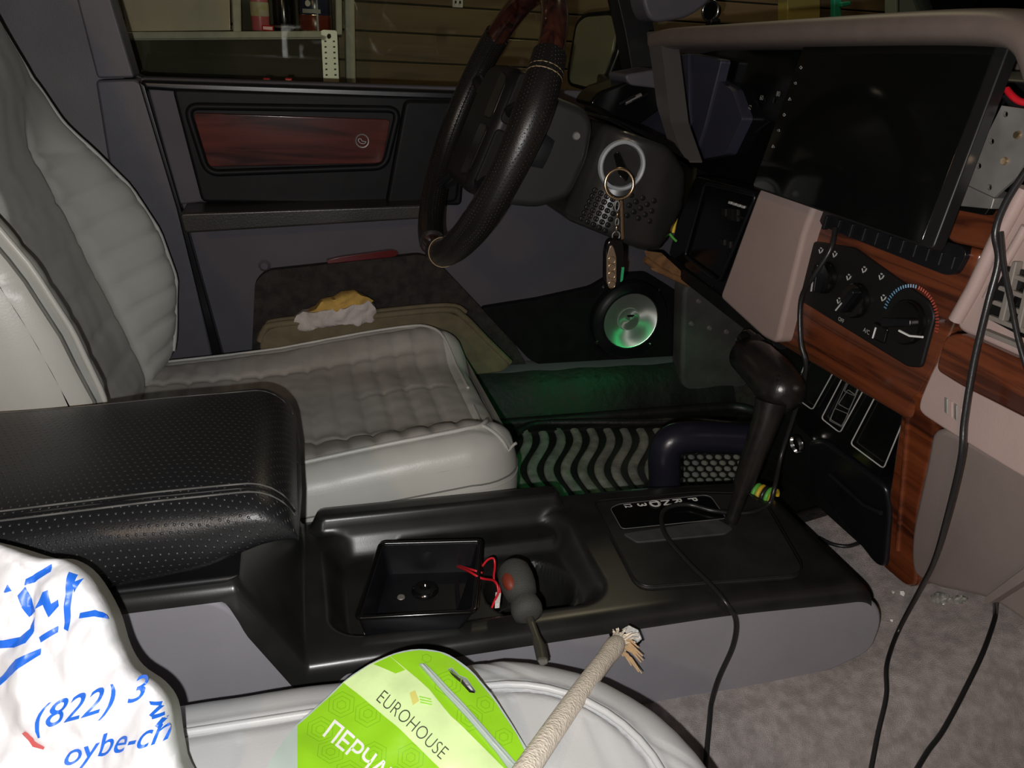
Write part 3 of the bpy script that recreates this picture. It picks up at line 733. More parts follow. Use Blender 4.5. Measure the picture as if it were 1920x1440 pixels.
for s, x, y in (('P', 1300, 937), ('R', 1271, 939), ('N', 1249, 941), ('D', 1228, 944), ('3', 1205, 947), ('12', 1180, 951)):
    o = P(x, y, Z=LZ+.0051); k = .021 if s != '12' else .017
    ln = len(s)
    flat_text('gear_letter', s, o+V((-.30*k, .26*k*ln, 0)), (0, -k*(.55 if ln == 2 else .85), 0), (k*.85, 0, 0), M['white'], bez, bold=.02)
o = P(1228, 944, Z=LZ+.0052); tube('drive_ring', [o+V((.0075*cos(t), .0072*sin(t), 0)) for t in np.linspace(0, 2*pi, 24, False)], .0006, M['ink'], bez, closed=True, res=5)
prism('torn_hole', rnd(loopY([(1140, 1182), (1170, 1168), (1190, 1172), (1206, 1200), (1196, 1212), (1150, 1215)], -.1245), .004), (0, .006, 0), M['gloss'], con, bevel=0)
# padded armrest lid
def arm_sec(x):
    nose = sst(-.075, -.018, x); e = sqrt(max(0, 1-max(0, (x+.062)/.044)**2)) if x > -.062 else 1
    top = .4335-.006*sst(-.1, -.3, x)-.052*(1-e); bot = lerp([-.5, -.20, -.10, -.05, -.018], [.330, .334, .348, .372, .381], x)
    return top, max(bot, .01), .1275-.010*(1-e)
def arm_pt(x, t):
    top, bot, w = arm_sec(x); zc_, hz = (top+bot)/2, (top-bot)/2
    cs, sn = cos(t), sin(t); nexp = 2/4.2
    y = w*math.copysign(abs(cs)**nexp, cs); z = zc_+hz*math.copysign(abs(sn)**nexp, sn)
    if sn < 0: y *= 1-.10*abs(sn)
    y += math.copysign(.006*math.exp(-((z-zc_)/.03)**2), y) if cs else 0
    return V((x, y, z+.004*(1-(y/w)**2)*(1 if sn > 0 else 0)))
axs = list(np.linspace(-.50, -.07, 36))+list(np.linspace(-.065, -.0185, 16))
ats = [pi*(-.5)+2*pi*k/72 for k in range(73)]
lid = obj('armrest', grid_me(arm_pt, axs, ats, caps=False), M['perf'], con, smooth=180)
endp = [arm_pt(-.0185, t) for t in ats[:-1]]
ce = sum(endp, V())/len(endp)+V((.003, 0, 0))
obj('armrest_nose', me_from(endp+[e.lerp(ce, .6)+V((.002, 0, 0)) for e in endp]+[ce], [(i, (i+1) % 72, 72+(i+1) % 72, 72+i) for i in range(72)]+[(72+i, 72+(i+1) % 72, 144) for i in range(72)], [(p.y, p.z) for p in endp]*2+[(0, .4)]), M['perf'], lid, smooth=180)
def arm_line(off_t, x0=-.48, x1=-.021, dz=.0):
    return [arm_pt(x, off_t)+V((0, 0, dz)) for x in np.linspace(x0, x1, 50)]
tn_ = pi*.5+.62
M['stitch'] = mat('armrest_stitch', (.10, .10, .095), .6)
tube('welt', arm_line(tn_+.05), .0013, M['black_dull'], lid, res=6)
tube('stitching', arm_line(tn_-.03), .0010, M['stitch'], lid, res=6)
tube('stitching', arm_line(tn_+.13), .0010, M['stitch'], lid, res=6)
tube('stitching', arm_line(pi*.5-.62), .0008, M['stitch'], lid, res=6)
prism('hinge_rim', [V((-.42, -.120, .336)), V((-.09, -.120, .338)), V((-.07, -.120, .350)), V((-.42, -.120, .350))], (0, .24, 0), M['black_dull'], con, bevel=.004)

# ---- gear selector
gs = thing('gear_selector', P(1368, 992, Z=LZ), 'worn black automatic gear lever with a T grip rising from the console', 'gear lever')
b0 = P(1366, 990, Y=.015); b1 = P(1400, 890, Y=.012); b2 = P(1436, 790, Y=.010); b3 = P(1446, 752, Y=.014)
M['worn'] = mat('worn_black_knob', (.009, .0085, .008), .30, col2=(.014, .012, .010), vscale=60, bump=.35, bscale=350, bdist=.0006)
tube('shaft', [b0-V((0, 0, .01)), b0, b1], [.0085, .0085, .0095], M['worn'], gs, res=18, sm=0)
tube('sleeve', [b1-(b1-b0).normalized()*.015, b1, b2, b3], [.0125, .0135, .0165, .019], M['worn'], gs, res=20)
h0 = P(1398, 664, X=.560); h1 = P(1418, 678, X=.560); h2 = P(1446, 706, X=.558); h3 = P(1468, 736, X=.555); h4 = P(1478, 750, X=.554)
tube('grip', [h0-(h1-h0).normalized()*.006, h0, h1, h2, h3, h4, h4+(h4-h3).normalized()*.006], [.014, .024, .0275, .029, .0285, .021, .008], M['worn'], gs, res=22)
nb = P(1402, 640, X=.566)
lathe('button', [(0, .012), (.010, .012), (.0135, .009), (.0145, 0), (.0145, -.014), (0, -.014)], nb, (-.35, .75, .35), M['gloss'], gs, n=24)
lathe('button_seal', [(.0145, -.004), (.0165, -.004), (.0165, -.016), (.0145, -.016)], nb, (-.35, .75, .35), M['black_dull'], gs, n=24)
c = P(1458, 709, X=.533); tube('round_mark', [c+V((0, .0035*cos(t), .003*sin(t))) for t in np.linspace(0, 2*pi, 16, False)], .0006, M['bezelgrey'], gs, closed=True, res=5)
# ---- transfer case lever
tl = thing('transfer_lever', P(1246, 905, Y=.16), 'dark navy bent transfer case lever behind the gear lever', 'lever')
tp = crom([P(1246, 930, Y=.165), P(1246, 890, Y=.165), P(1246, 850, Y=.165), P(1258, 828, Y=.165), P(1290, 820, Y=.165), P(1350, 821, Y=.165), P(1405, 823, Y=.165)], 6)
tube('handle', tp, [.0235]*len(tp), M['navy'], tl, res=20)
lathe('end_cap', [(.0235, -.002), (.021, .006), (.012, .010), (0, .011)], tp[-1], (1, 0, -.02), M['navy'], tl, n=20)
lathe('boot', [(.036, -.012), (.034, 0), (.026, .006), (.0235, .012)], P(1246, 925, Y=.165), (0, 0, 1), M['black_dull'], tl, n=20)

# ---- driver's rubber floor mat with its raised rim, wavy ribs and studs
ZM = .084
fm = thing('floor_mat', (.55, .42, ZM), 'dusty black rubber floor mat with wavy ribs in the driver footwell', 'floor mat')
mo_ = rrect(.22, .93, .15, .625, (.03, .06, .06, .05))
sheet('base', [mo_], .02, lambda x, y: V((x, y, ZM-.002)), M['rubber'], fm, back=lambda x, y: V((x, y, ZM-.010)))
tube('rim', [V((x, y, ZM+.006)) for x, y in mo_], .011, M['rubber'], fm, closed=True, res=10)
zr = crom([P(968, 812, Z=ZM+.004), P(1005, 795, Z=ZM+.004), P(1080, 792, Z=ZM+.004), P(1200, 792, Z=ZM+.004), P(1300, 790, Z=ZM+.004), P(1395, 800, Z=ZM+.004)], 6)
tube('inner_rim', zr, .0085, M['rubber'], fm, res=10)
for i in range(9):
    px = 975+i*31
    q = [P(px+14*sin((y-805)/95*2*pi*.8+.6)+.06*(y-805)*(1+.1*i), y, Z=ZM) for y in range(806, 960, 8)]
    tube('wavy_rib', q, .0095, M['rubber_dusty'], fm, res=10, flat=.45)
st0 = None
for j in range(6):
    for i in range(9):
        q = P(1270+i*17+(j % 2)*9, 846+j*11, Z=ZM)
        if st0 is None:
            st0 = obj('stud', sphere_me((0, 0, 0), (.0068, .0075, .0045), 10), M['rubber_dusty'], fm); st0.location = q-fm.location
        else: clone(st0, 'stud', Matrix.Translation(q-fm.location), fm)

# ================================================================== STEERING
TH = radians(22); WC = V((.255, .370, .690)); WU = V((sin(TH), 0, cos(TH))); WA = V((cos(TH), 0, -sin(TH))); WY = V((0, 1, 0)); WR = .184
sw = thing('steering_wheel', WC, 'leather and wood steering wheel with thick perforated grips', 'steering wheel')
def rim_pt(a, r=WR, d=0): return WC+(WY*cos(a)+WU*sin(a))*r+WA*d
def rim_arc(name, a0, a1, rad, m, k=40):
    A = np.linspace(a0, a1, k); R_ = [rad(a) if callable(rad) else rad for a in A]
    return tube(name, [rim_pt(a) for a in A], R_, m, sw, res=20)
D = math.radians
# angles: 0 = far side (door), 90 = top, 180 = near side (camera), 270 = bottom
rim_arc('wood_arc', D(42), D(146), .0165, M['wood_rim'])
rim_arc('leather_grip', D(146), D(262), lambda a: .0195+.0035*math.exp(-((a-D(168))/.35)**2)+.0018*math.exp(-((a-D(215))/.25)**2), M['perf_rim'], 60)
rim_arc('leather_grip', D(278), D(402), .0195, M['perf_rim'], 60)
rim_arc('wood_arc', D(262), D(278), .0165, M['wood_rim'], 12)
def cuff(a, r, m, name='seam_ring', rr=.0008):
    c = rim_pt(a); e1 = (c-WC).normalized()
    tube(name, [c+(e1*cos(t)+WA*sin(t))*r for t in np.linspace(0, 2*pi, 28, False)], rr, m, sw, closed=True, res=6)
M['gold'] = mat('tan_thread', (.30, .22, .12), .5)
cuff(D(146), .0185, M['chrome']); cuff(D(153), .0208, M['gold']); cuff(D(155), .0212, M['gold']); cuff(D(254), .0205, M['gold']); cuff(D(262), .0185, M['chrome'])
tube('lacing', [rim_pt(a, WR-.0195)-WA*.003 for a in np.linspace(D(300), D(415), 90)], [.0016 if k % 2 else .0008 for k in range(90)], M['bezelgrey'], sw, res=5)
# hub pad and spokes
def hub_pt(s, t, d): return WC+WY*s+WU*t+WA*d
hl = rnd([hub_pt(*q, -.012) for q in ((-.080, -.060), (-.070, -.088), (.070, -.088), (.080, -.060), (.082, .055), (.060, .082), (-.060, .082), (-.082, .055))], .02)
pad = prism('airbag_pad', hl, WA*.058, M['black_dull'], sw, bevel=.014, seg=4)
for q in (((-.064, .010), (-.060, .066), (-.020, .072), (-.020, .010)), ((-.064, .002), (-.060, -.066), (-.020, -.072), (-.020, .002))):
    prism('pad_panel', rnd([hub_pt(*p, -.0135) for p in q], .010), WA*.004, M['black'], pad, bevel=.002)
for s in (-1, 1):
    for t0, t1 in ((.030, .045), (-.055, -.085)):
        p0, p1 = hub_pt(s*.07, t0, .012), hub_pt(s*(.150 if t0 > 0 else .125), t1*1.25, .006)
        tube('spoke', [p0, (p0+p1)/2+WA*.004, p1], [.020, .017, .015], M['black'], sw, res=14, flat=.6)
# switch pods on the near side of the pad, seen edge on
for t0, t1 in ((.012, .078), (-.070, .004)):
    lp = rnd([WC+WY*-.0835+WU*a+WA*b for a, b in ((t0, -.006), (t1, -.006), (t1, .030), (t0, .030))], .008)
    prism('switch_pod', lp, (0, .006, 0), mat('dark_switch_pod', (.010, .009, .0085), .6, spec=.1), pad, bevel=.003)
tx = WC+WY*-.0845+WU*-.052+WA*.006
flat_text('switch_mark', 'II', tx, WA*.010, WU*.012, M['ink'], pad)
lathe('hub_boss', [(0, .045), (.050, .045), (.055, .055), (.052, .085), (0, .085)], WC, WA, M['black_dull'], sw, n=32)

colm = thing('steering_column', WC+WA*.12, 'dark steering column shroud with studded grille and ignition lock', 'steering column')
gc = rnd(loopY([(968, 215), (990, 172), (1022, 172), (1100, 204), (1116, 232), (1104, 300), (1070, 372), (1010, 392), (950, 386), (940, 330)], .322), .014)
prism('grey_collar', gc, (0, .10, 0), mat('dark_grey_shroud', (.022, .022, .021), .38, bump=.2, bscale=800, bdist=.0003), colm, bevel=.02, seg=5)
lathe('collar_hole', [(0, .002), (.0045, .002), (.006, 0)], P(1081, 255, Y=.321), (0, -1, 0), M['steel'], colm, n=14)
M['shroud'] = mat('satin_black_shroud', (.018, .0175, .017), .29, col2=(.024, .023, .022), vscale=14, bump=.15, bscale=900, bdist=.0003)
SHL = rnd([V((x, y, 0)) for x, y in [(1122, 232), (1140, 232), (1255, 276), (1287, 322), (1282, 388), (1240, 468), (1205, 470), (1062, 412), (1052, 396), (1088, 300)]], 14)
SHL = [(p.x, p.y) for p in SHL]; shd = poly_dist(SHL)
def shroud_y(x, y):
    u = (x-1204+.35*(y-350))/118; e = min(1, shd(x, y)/11) if inside(np.array([(x, y)]), [SHL])[0] else 0
    return .303+.040*u*u+.010*(1-sqrt(max(0, 1-(1-e)**2)))
sheet('ignition_shroud', [SHL], 5, lambda x, y: P(x, y, Y=shroud_y(x, y)), M['shroud'], colm, back=lambda x, y: P(x, y, Y=.303)+V((0, .13, 0)), smooth=70)
prism('top_cover', rnd(loopY([(1100, 214), (1150, 222), (1262, 268), (1300, 318), (1290, 300), (1140, 226)], .33), .004), (0, .10, 0), M['gloss'], colm, bevel=.004)
ic = P(1165, 310, Y=.303)
lathe('lock_ring', [(.0288, 0), (.0292, .006), (.0315, .0080), (.0337, .006), (.0345, 0)], ic, (0, -1, 0), M['brightring'], colm, n=48)
lathe('lock_face', [(0, .002), (.0280, .002), (.0285, 0)], ic, (0, -1, 0), M['shroud'], colm, n=40)
sd = None
studs = []
for r_ in range(6):
    for c_ in range(5): studs.append((1116+c_*11-r_*5.0, 357+c_*5.6+r_*10.6))
for r_ in range(5):
    for c_ in range(5):
        if (r_+c_) % 2 == 0: studs.append((1184+c_*10.5-r_*2, 366+c_*2.6+r_*9.5))
for q in studs:
    p = P(*q, Y=shroud_y(*q))
    if sd is None: sd = obj('stud', lathe_me([(0, .0005), (.0018, .0005), (.0027, .0022), (.0037, .0018), (.0042, -.001)], (0, 0, 0), (0, -1, 0), 12), M['black_dull'], colm); sd.location = p-colm.location
    else: clone(sd, 'stud', Matrix.Translation(p-colm.location), colm)

# ---- key hanging from the ignition
ks = thing('key_set', ic+V((0, -.02, -.05)), 'bunch of car keys on a brass ring hanging from the ignition', 'keys')
kd = (P(1176, 352, Y=.262)-P(1155, 292, Y=.30)); k0 = P(1154, 290, Y=.300)
bl_ = prism('key_head', rnd([P(1149, 288, Y=.285), P(1160, 284, Y=.285), P(1180, 330, Y=.268), P(1174, 343, Y=.264), P(1160, 330, Y=.268)], .004), (.004, .008, .0), M['gloss'], ks, bevel=.003)
def ring(name, c, r, rr, m, tilt=0, px=(1, 0, 0), pz_=(0, 0, 1), n=36, el=1.0, par=None):
    px, pz_ = V(px), V(pz_); c = V(c)
    return tube(name, [c+px*(r*cos(t))+pz_*(r*el*sin(t)) for t in np.linspace(0, 2*pi, n, False)], rr, m, par or ks, closed=True, res=8)
rc_ = P(1161, 345, Y=.258)
ring('split_ring', rc_, .0195, .0021, M['brass'], px=(.98, -.15, 0), pz_=(0, .12, .99))
yk = .256
for i, (x, y, r, e) in enumerate(((1157, 386, .0030, 2.2), (1158, 402, .0042, 1.0), (1157, 416, .0024, 2.0), (1156, 428, .0026, 1.8))):
    ring('chain_link', P(x, y, Y=yk), r, .0010, M['brass'] if i % 2 else M['steel'], el=e, px=(1, 0, 0) if i % 2 == 0 else (.5, .86, 0), n=16)
ring('fob_loop', P(1155, 442, Y=yk), .0055, .0010, M['steel'], el=1.1, n=16)
prism('door_key', rnd(loopY([(1163, 376), (1168, 376), (1169, 400), (1170, 448), (1165, 450), (1164, 400)], yk+.004), .001), (0, .0018, 0), M['brass'], ks, bevel=.0005)
fb = rnd(loopY([(1140, 452), (1150, 446), (1166, 448), (1171, 462), (1170, 520), (1160, 543), (1142, 542), (1134, 526), (1135, 470)], yk-.006), .006)
fob = prism('fob', fb, (0, .012, 0), M['gloss'], ks, bevel=.004)
M['fobmetal'] = mat('bronze_keypad', (.30, .22, .15), .35, .6)
prism('keypad', rnd(loopY([(1143, 464), (1147, 459), (1151, 464), (1156, 482), (1156, 530), (1150, 540), (1143, 540), (1138, 530), (1138, 482)], yk-.0075), .004), (0, .004, 0), M['fobmetal'], fob, bevel=.001)
for y in (488, 502, 516, 534): ring('fob_button', P(1147, y, Y=yk-.008), .0052, .0006, M['brass'], n=16, par=fob)
prism('fob_green_glint', rnd(loopY([(1166, 502), (1171, 500), (1168, 526), (1163, 530)], yk-.0072), .002), (0, .003, 0), mat('green_glint', (.03, .35, .15), .15, spec=.8), fob, bevel=.001)  # green LED reflection on the fob side, built as a coloured strip

# ================================================================== DASHBOARD
dash = thing('dashboard', (.75, .05, .2), 'taupe and wood trimmed dashboard with climate controls and instrument hood', 'dashboard')
# dark carcass behind the visible panels
prism('carcass', [V((.73, .64, .50)), V((.73, .64, .785)), V((.76, .64, .80)), V((1.2, .64, .80)), V((1.0, .64, .50))], (0, -1.5, 0), M['black_dull'], dash, bevel=.004)
prism('center_carcass', [V((.648, .26, .52)), V((.648, .26, .62)), V((.9, .26, .62)), V((.9, .26, .18)), V((.725, .26, .18))], (0, -.33, 0), M['black_dull'], dash, bevel=.004)
# padded hood: a rounded section swept from the driver's side to the passenger side
hp_ = [(1216, 52, .552), (1245, 46, .552), (1330, 42, .553), (1500, 34, .555), (1680, 26, .556), (1800, 24, .556), (1870, 30, .556), (1908, 52, .556), (1926, 90, .556), (1950, 170, .556)]
hpt = crom([P(x, y+24, X=X) for x, y, X in hp_], 6)
sec_h = []
for k in range(20):
    a = 2*pi*k/20; sec_h.append((.060*math.copysign(abs(cos(a))**.5, cos(a)), .0155*math.copysign(abs(sin(a))**.7, sin(a))))
vs = []; fs = []
for i, p in enumerate(hpt):
    t = (hpt[min(i+1, len(hpt)-1)]-hpt[max(i-1, 0)]).normalized(); e2 = V((1, 0, 0)); e3 = t.cross(e2).normalized()
    if e3.z < 0 or (abs(e3.z) < .3 and e3.y > 0): e3 = -e3
    for a, b in sec_h: vs.append(p+e2*(a+.058)+e3*b)
for i in range(len(hpt)-1):
    for k in range(20): fs.append((i*20+k, i*20+(k+1) % 20, (i+1)*20+(k+1) % 20, (i+1)*20+k))
fs += [list(range(20)), list(range((len(hpt)-1)*20, len(hpt)*20))]
M['hood'] = mat('hood_pad_brown', (.14, .108, .094), .5, var=.1, bump=.4, bscale=800, bdist=.0005, spec=.35)
obj('hood_pad', me_from(vs, fs), M['hood'], dash, smooth=50)
box('top_pad', (1.0, -.05, .805), (.50, 1.36, .028), M['hood'], dash, bevel=.012)
prism('hood_cheek', rnd(loopX([(1212, 60), (1236, 58), (1242, 100), (1258, 230), (1284, 306), (1262, 298), (1232, 200), (1220, 110)], .556), .006), (.03, 0, 0), mat('cheek_grey', (.075, .068, .066), .5, bump=.3, bscale=800, bdist=.0004), dash, bevel=.005)
# instrument cluster inside the hood
clu = prism('cluster_recess', loopX([(1236, 92), (1530, 70), (1530, 360), (1400, 356), (1296, 312)], .70), (.02, 0, 0), M['gloss'], dash, bevel=.002)
prism('hood_underside', [P(1240, 88, X=.560), P(1530, 76, X=.560), P(1530, 76, X=.560)+V((.14, -.02, .004)), P(1240, 88, X=.560)+V((.14, -.02, .004))], (0, 0, .01), M['black_dull'], dash, bevel=.002)
M['lens_blue'] = mat('blue_lens_reflection', (.036, .036, .056), .4)  # bluish panels shaped after light reflecting in the clear cluster lens
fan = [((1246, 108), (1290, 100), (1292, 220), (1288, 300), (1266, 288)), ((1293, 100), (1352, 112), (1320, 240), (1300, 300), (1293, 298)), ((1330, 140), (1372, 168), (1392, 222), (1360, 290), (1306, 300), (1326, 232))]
for k, f_ in enumerate(fan): prism('lens_reflection', rnd(loopX(f_, .668+.006*k), .006), (.02, 0, 0), M['lens_blue'], clu, bevel=.004)
prism('lens_reflection', rnd(loopX([(1190, 236), (1240, 168), (1262, 262), (1260, 288)], .64), .005), (.02, 0, 0), M['lens_blue'], clu, bevel=.004)
gcx, gcy, gr = 1442, 228, 50
for i in range(11):
    a = D(200+i*20); x, y = gcx+gr*cos(a), gcy+gr*.9*sin(a); x2, y2 = gcx+(gr-(11 if i % 2 == 0 else 7))*cos(a), gcy+(gr-(11 if i % 2 == 0 else 7))*.9*sin(a)
    tube('gauge_tick', [P(x, y, X=.698), P(x2, y2, X=.698)], .0010, M['bezelgrey'], clu, res=5)
tube('needle', [P(gcx, gcy, X=.696), P(gcx-26, gcy+20, X=.696)], .0012, M['bezelgrey'], clu, res=6)
for q in ((1390, 236), (1402, 205), (1424, 187), (1455, 180)): flat_text('gauge_number', str(studs.__len__() and {1390: 20, 1402: 40, 1424: 60, 1455: 80}[q[0]]), P(*q, X=.698), (0, -.010, 0), (0, 0, .010), M['ink'], clu)
# left end: black side vent and its housing
sv = rnd(loopY([(1104, 196), (1122, 172), (1186, 150), (1244, 160), (1252, 196), (1192, 240)], .56), .01)
svp = prism('side_vent', sv, (0, .08, 0), M['gloss'], dash, bevel=.008)
for k in range(3): tube('vent_bar', [P(1160+k*12, 196-k*3, Y=.556), P(1190+k*12, 180-k*2, Y=.556)], .004, M['steel'] if k == 1 else M['black'], svp, res=8)
prism('left_end', rnd(loopY([(1170, 140), (1242, 128), (1248, 168), (1180, 160)], .55), .01), (0, .08, 0), M['pillar'], dash, bevel=.012)
# headlamp switch panel
swp = prism('switch_panel', rnd(loopX([(1302, 330), (1424, 362), (1356, 556), (1252, 478), (1268, 420)], .615), .010), (.04, 0, 0), M['gloss'], dash, bevel=.006)
tube('panel_rim', rnd(loopX([(1322, 344), (1418, 366), (1350, 528), (1284, 480)], .612), .010), .0028, M['black'], swp, closed=True, res=8)
for (x, y, w_, h_) in ((1368, 400, 9, 22), (1378, 402, 7, 22), (1356, 397, 6, 14), (1390, 406, 12, 4), (1352, 452, 9, 10), (1366, 458, 3, 12)):
    prism('switch_icon', loopX([(x-w_/2, y-h_/2), (x+w_/2, y-h_/2+w_*.3), (x+w_/2, y+h_/2+w_*.3), (x-w_/2, y+h_/2)], .6125), (.003, 0, 0), M['bezelgrey'], swp, bevel=0)
for k in range(4): prism('switch_icon', loopX([(1366+k*8, 377+k*2.6), (1371+k*8, 378.5+k*2.6), (1370+k*8, 383+k*2.6), (1365+k*8, 381.5+k*2.6)], .6125), (.003, 0, 0), M['ink'], swp, bevel=0)
prism('lower_edge', rnd(loopX([(1250, 482), (1358, 560), (1450, 640), (1452, 660), (1360, 590), (1246, 500)], .62), .006), (.10, 0, 0), M['black_dull'], dash, bevel=.006)
# taupe upright between the cluster and the centre stack
prism('taupe_upright', rnd(loopX([(1424, 350), (1445, 340), (1530, 376), (1506, 440), (1456, 646), (1430, 634), (1348, 558), (1362, 520), (1398, 420)], .600), .012), (.05, 0, 0), M['pink'], dash, bevel=.014, seg=5)
# wood centre panel with climate controls
XC = .622
woodc = rnd(loopX([(1506, 396), (1560, 392), (1840, 470), (1812, 560), (1752, 700), (1700, 790), (1600, 730), (1448, 640), (1476, 500)], XC), .010)
wp = prism('wood_center', woodc, (.03, 0, 0), M['wood'], dash, bevel=.008, seg=4)
prism('wood_upper', rnd(loopX([(1760, 430), (1800, 380), (1880, 396), (1852, 470), (1780, 455)], XC-.006), .008), (.03, 0, 0), M['wood'], dash, bevel=.005)
tube('wood_ridge', loopX([(1506, 452), (1486, 500), (1474, 545)], XC-.001), .0042, M['wood'], wp, res=10)
clp = prism('climate_panel', rnd(loopX([(1524, 452), (1600, 464), (1742, 566), (1752, 592), (1726, 690), (1700, 688), (1496, 562), (1494, 540)], XC-.004), .006), (.01, 0, 0), mat('climate_black', (.008, .008, .0078), .5, spec=.3), dash, bevel=.0025)
KN = [(1549, 520, 24, 33, 'a'), (1607, 563, 32, 36, 'b'), (1704, 604, 36, 46, 'c')]
AXK = V((-1, 0, 0))
for x, y, rx, ry, q in KN:
    c = P(x, y, X=XC-.005); rr = (P(x, y-ry, X=XC-.005)-P(x, y+ry, X=XC-.005)).length/2*.92
    kb = obj('knob', lathe_me([(0, .008), (rr*.92, .008), (rr, .005), (rr, 0)], c, AXK, 36), M['gloss'], clp)
    ang = {'a': D(84), 'b': D(58), 'c': D(160)}[q]; d_ = V((0, cos(ang), sin(ang))) if q != 'b' else V((0, -cos(ang), sin(ang)))
    pp = V((0, d_.z, -d_.y))
    prism('knob_grip', rnd([c+AXK*.018+d_*rr*.9*a+pp*rr*.22*b for a, b in ((-1, -1), (1, -.8), (1, .8), (-1, 1))], .003), -AXK*.012, M['black'], clp, bevel=.002)
    e = c+AXK*.0185
    tube('pointer', [e-d_*rr*.2, e-d_*rr*.85] if q != 'c' else loopX([(1686, 620), (1706, 630), (1730, 632)], XC-.026), .0010 if q != 'c' else .0013, M['ink'] if q != 'c' else M['white'], clp, res=6)
cR = P(1704, 604, X=XC-.0055); rr = .040
def arc(a0, a1, n, r): return [cR+V((0, -r*cos(a), r*sin(a))) for a in np.linspace(a0, a1, n)]
for a in np.linspace(D(175), D(95), 16): tube('cool_tick', [cR+V((0, r*cos(a), r*sin(a))) for r in (-.036*1, -.040*1)], .0006, M['blueprint'], clp, res=4) if False else tube('cool_tick', [cR+V((0, -r*cos(a), r*sin(a))) for r in (.0365, .040)], .0008, M['blueprint'], clp, res=4)
for a in np.linspace(D(88), D(5), 18): tube('warm_tick', [cR+V((0, -r*cos(pi-a), r*sin(a))) if False else cR+V((0, -r*cos(a), r*sin(a))) for r in (.0365, .040)], .0008, M['redprint'], clp, res=4)
for x, y in ((1590, 522), (1619, 508), (1651, 521), (1572, 566), (1655, 561), (1538, 472), (1564, 479)):
    c = P(x, y, X=XC-.0046)
    tube('mode_icon', [c+V((0, .003, .002)), c+V((0, 0, -.002)), c+V((0, -.003, .001)), c+V((0, -.004, .004))], .0008, M['ink'], clp, res=5)
    tube('mode_icon', [c+V((0, -.001, .0045)), c+V((0, .001, .0045))], .0009, M['ink'], clp, res=5)
flat_text('control_text', 'OFF', P(1571, 600, X=XC-.0046), (0, -.0062, -.0004), (0, 0, .0068), M['ink'], clp)
flat_text('control_text', 'A/C', P(1618, 621, X=XC-.0046), (0, -.0066, -.0004), (0, 0, .0072), M['ink'], clp)
prism('ac_button', rnd(loopX([(1637, 602), (1664, 616), (1656, 646), (1630, 632)], XC-.007), .004), (.006, 0, 0), M['gloss'], clp, bevel=.002)
tube('button_lamp', loopX([(1642, 614), (1636, 634)], XC-.0075), .0009, M['white'], clp, res=6)
# centre vents under the screen
vf = rnd(loopX([(1530, 394), (1560, 392), (1806, 462), (1812, 478), (1792, 514), (1772, 516), (1540, 424)], XC-.006), .006)
vnt = prism('center_vent', vf, (.014, 0, 0), M['black'], dash, bevel=.004)
for k in range(11):
    x0 = 1546+k*24; y0 = 404+k*7.6
    prism('vent_slat', loopX([(x0, y0), (x0+5, y0+1), (x0-3, y0+27), (x0-8, y0+25)], XC-.010), (.008, 0, 0), M['black_dull'], vnt, bevel=.0015)
# lower switch blank panel with outlined boxes
XL = .632
pl_ = lambda x, y: PP(x, y, (XL, 0, .46), (1, 0, .22))
low = prism('lower_panel', rnd([pl_(*q) for q in [(1460, 600), (1500, 606), (1700, 742), (1690, 800), (1640, 910), (1600, 895), (1470, 780), (1440, 700)]], .006), (.02, 0, 0), M['gloss'], dash, bevel=.004)
def outline(q, name='outline', r=.006, t=.0009, m=None): return tube(name, rnd([pl_(*p)-V((.004, 0, 0)) for p in q], r), t, m or M['ink'], low, closed=True, res=6)
outline([(1527, 647), (1574, 686), (1528, 768), (1492, 742)]); outline([(1592, 694), (1629, 722), (1580, 811), (1545, 784)]); outline([(1650, 736), (1706, 772), (1662, 878), (1600, 832)])
M['draw'] = mat('faint_print', (.16, .16, .15), .6)
for q in ([(1600, 709), (1617, 718), (1608, 742), (1588, 733)], [(1595, 730), (1610, 741), (1597, 768), (1577, 757)], [(1570, 765), (1596, 776), (1583, 798), (1562, 786)], [(1598, 706), (1620, 717), (1584, 800), (1560, 788)]):
    outline(q, 'car_diagram', .003, .0006, M['draw'])
bn_ = prism('lower_bin', rnd([PP(x, y, (.650, 0, .35), (1, 0, .22)) for x, y in [(1512, 826), (1540, 822), (1660, 912), (1668, 960), (1656, 1064), (1640, 1060), (1516, 900)]], .012), (.06, 0, 0), M['black'], dash, bevel=.010, seg=4)
lathe('lighter_socket', [(.010, .002), (.0115, .006), (.0125, .002), (.0125, 0)], PP(1497, 832, (.64, 0, .35), (1, 0, .22)), (-1, 0, -.2), M['chrome'], bn_, n=24)
tube('bin_ledge', [PP(x, y, (.645, 0, .35), (1, 0, .22)) for x, y in ((1556, 890), (1620, 948), (1652, 962))], .003, M['black_dull'], bn_, res=8)
# upright wood edge of the stack
pw = lambda x, y: PP(x, y, (.622, 0, .47), (1, 0, .26))
prism('wood_edge', rnd([pw(*q) for q in [(1692, 742), (1722, 732), (1752, 760), (1752, 830), (1722, 960), (1718, 1098), (1700, 1102), (1652, 1062), (1664, 930)]], .010), (.04, 0, 0), M['wood_v'], dash, bevel=.010, seg=4)
tube('edge_bead', [pw(1704, 770), pw(1698, 860), pw(1690, 950), pw(1684, 1030)], .0035, M['wood_v'], dash, res=8)
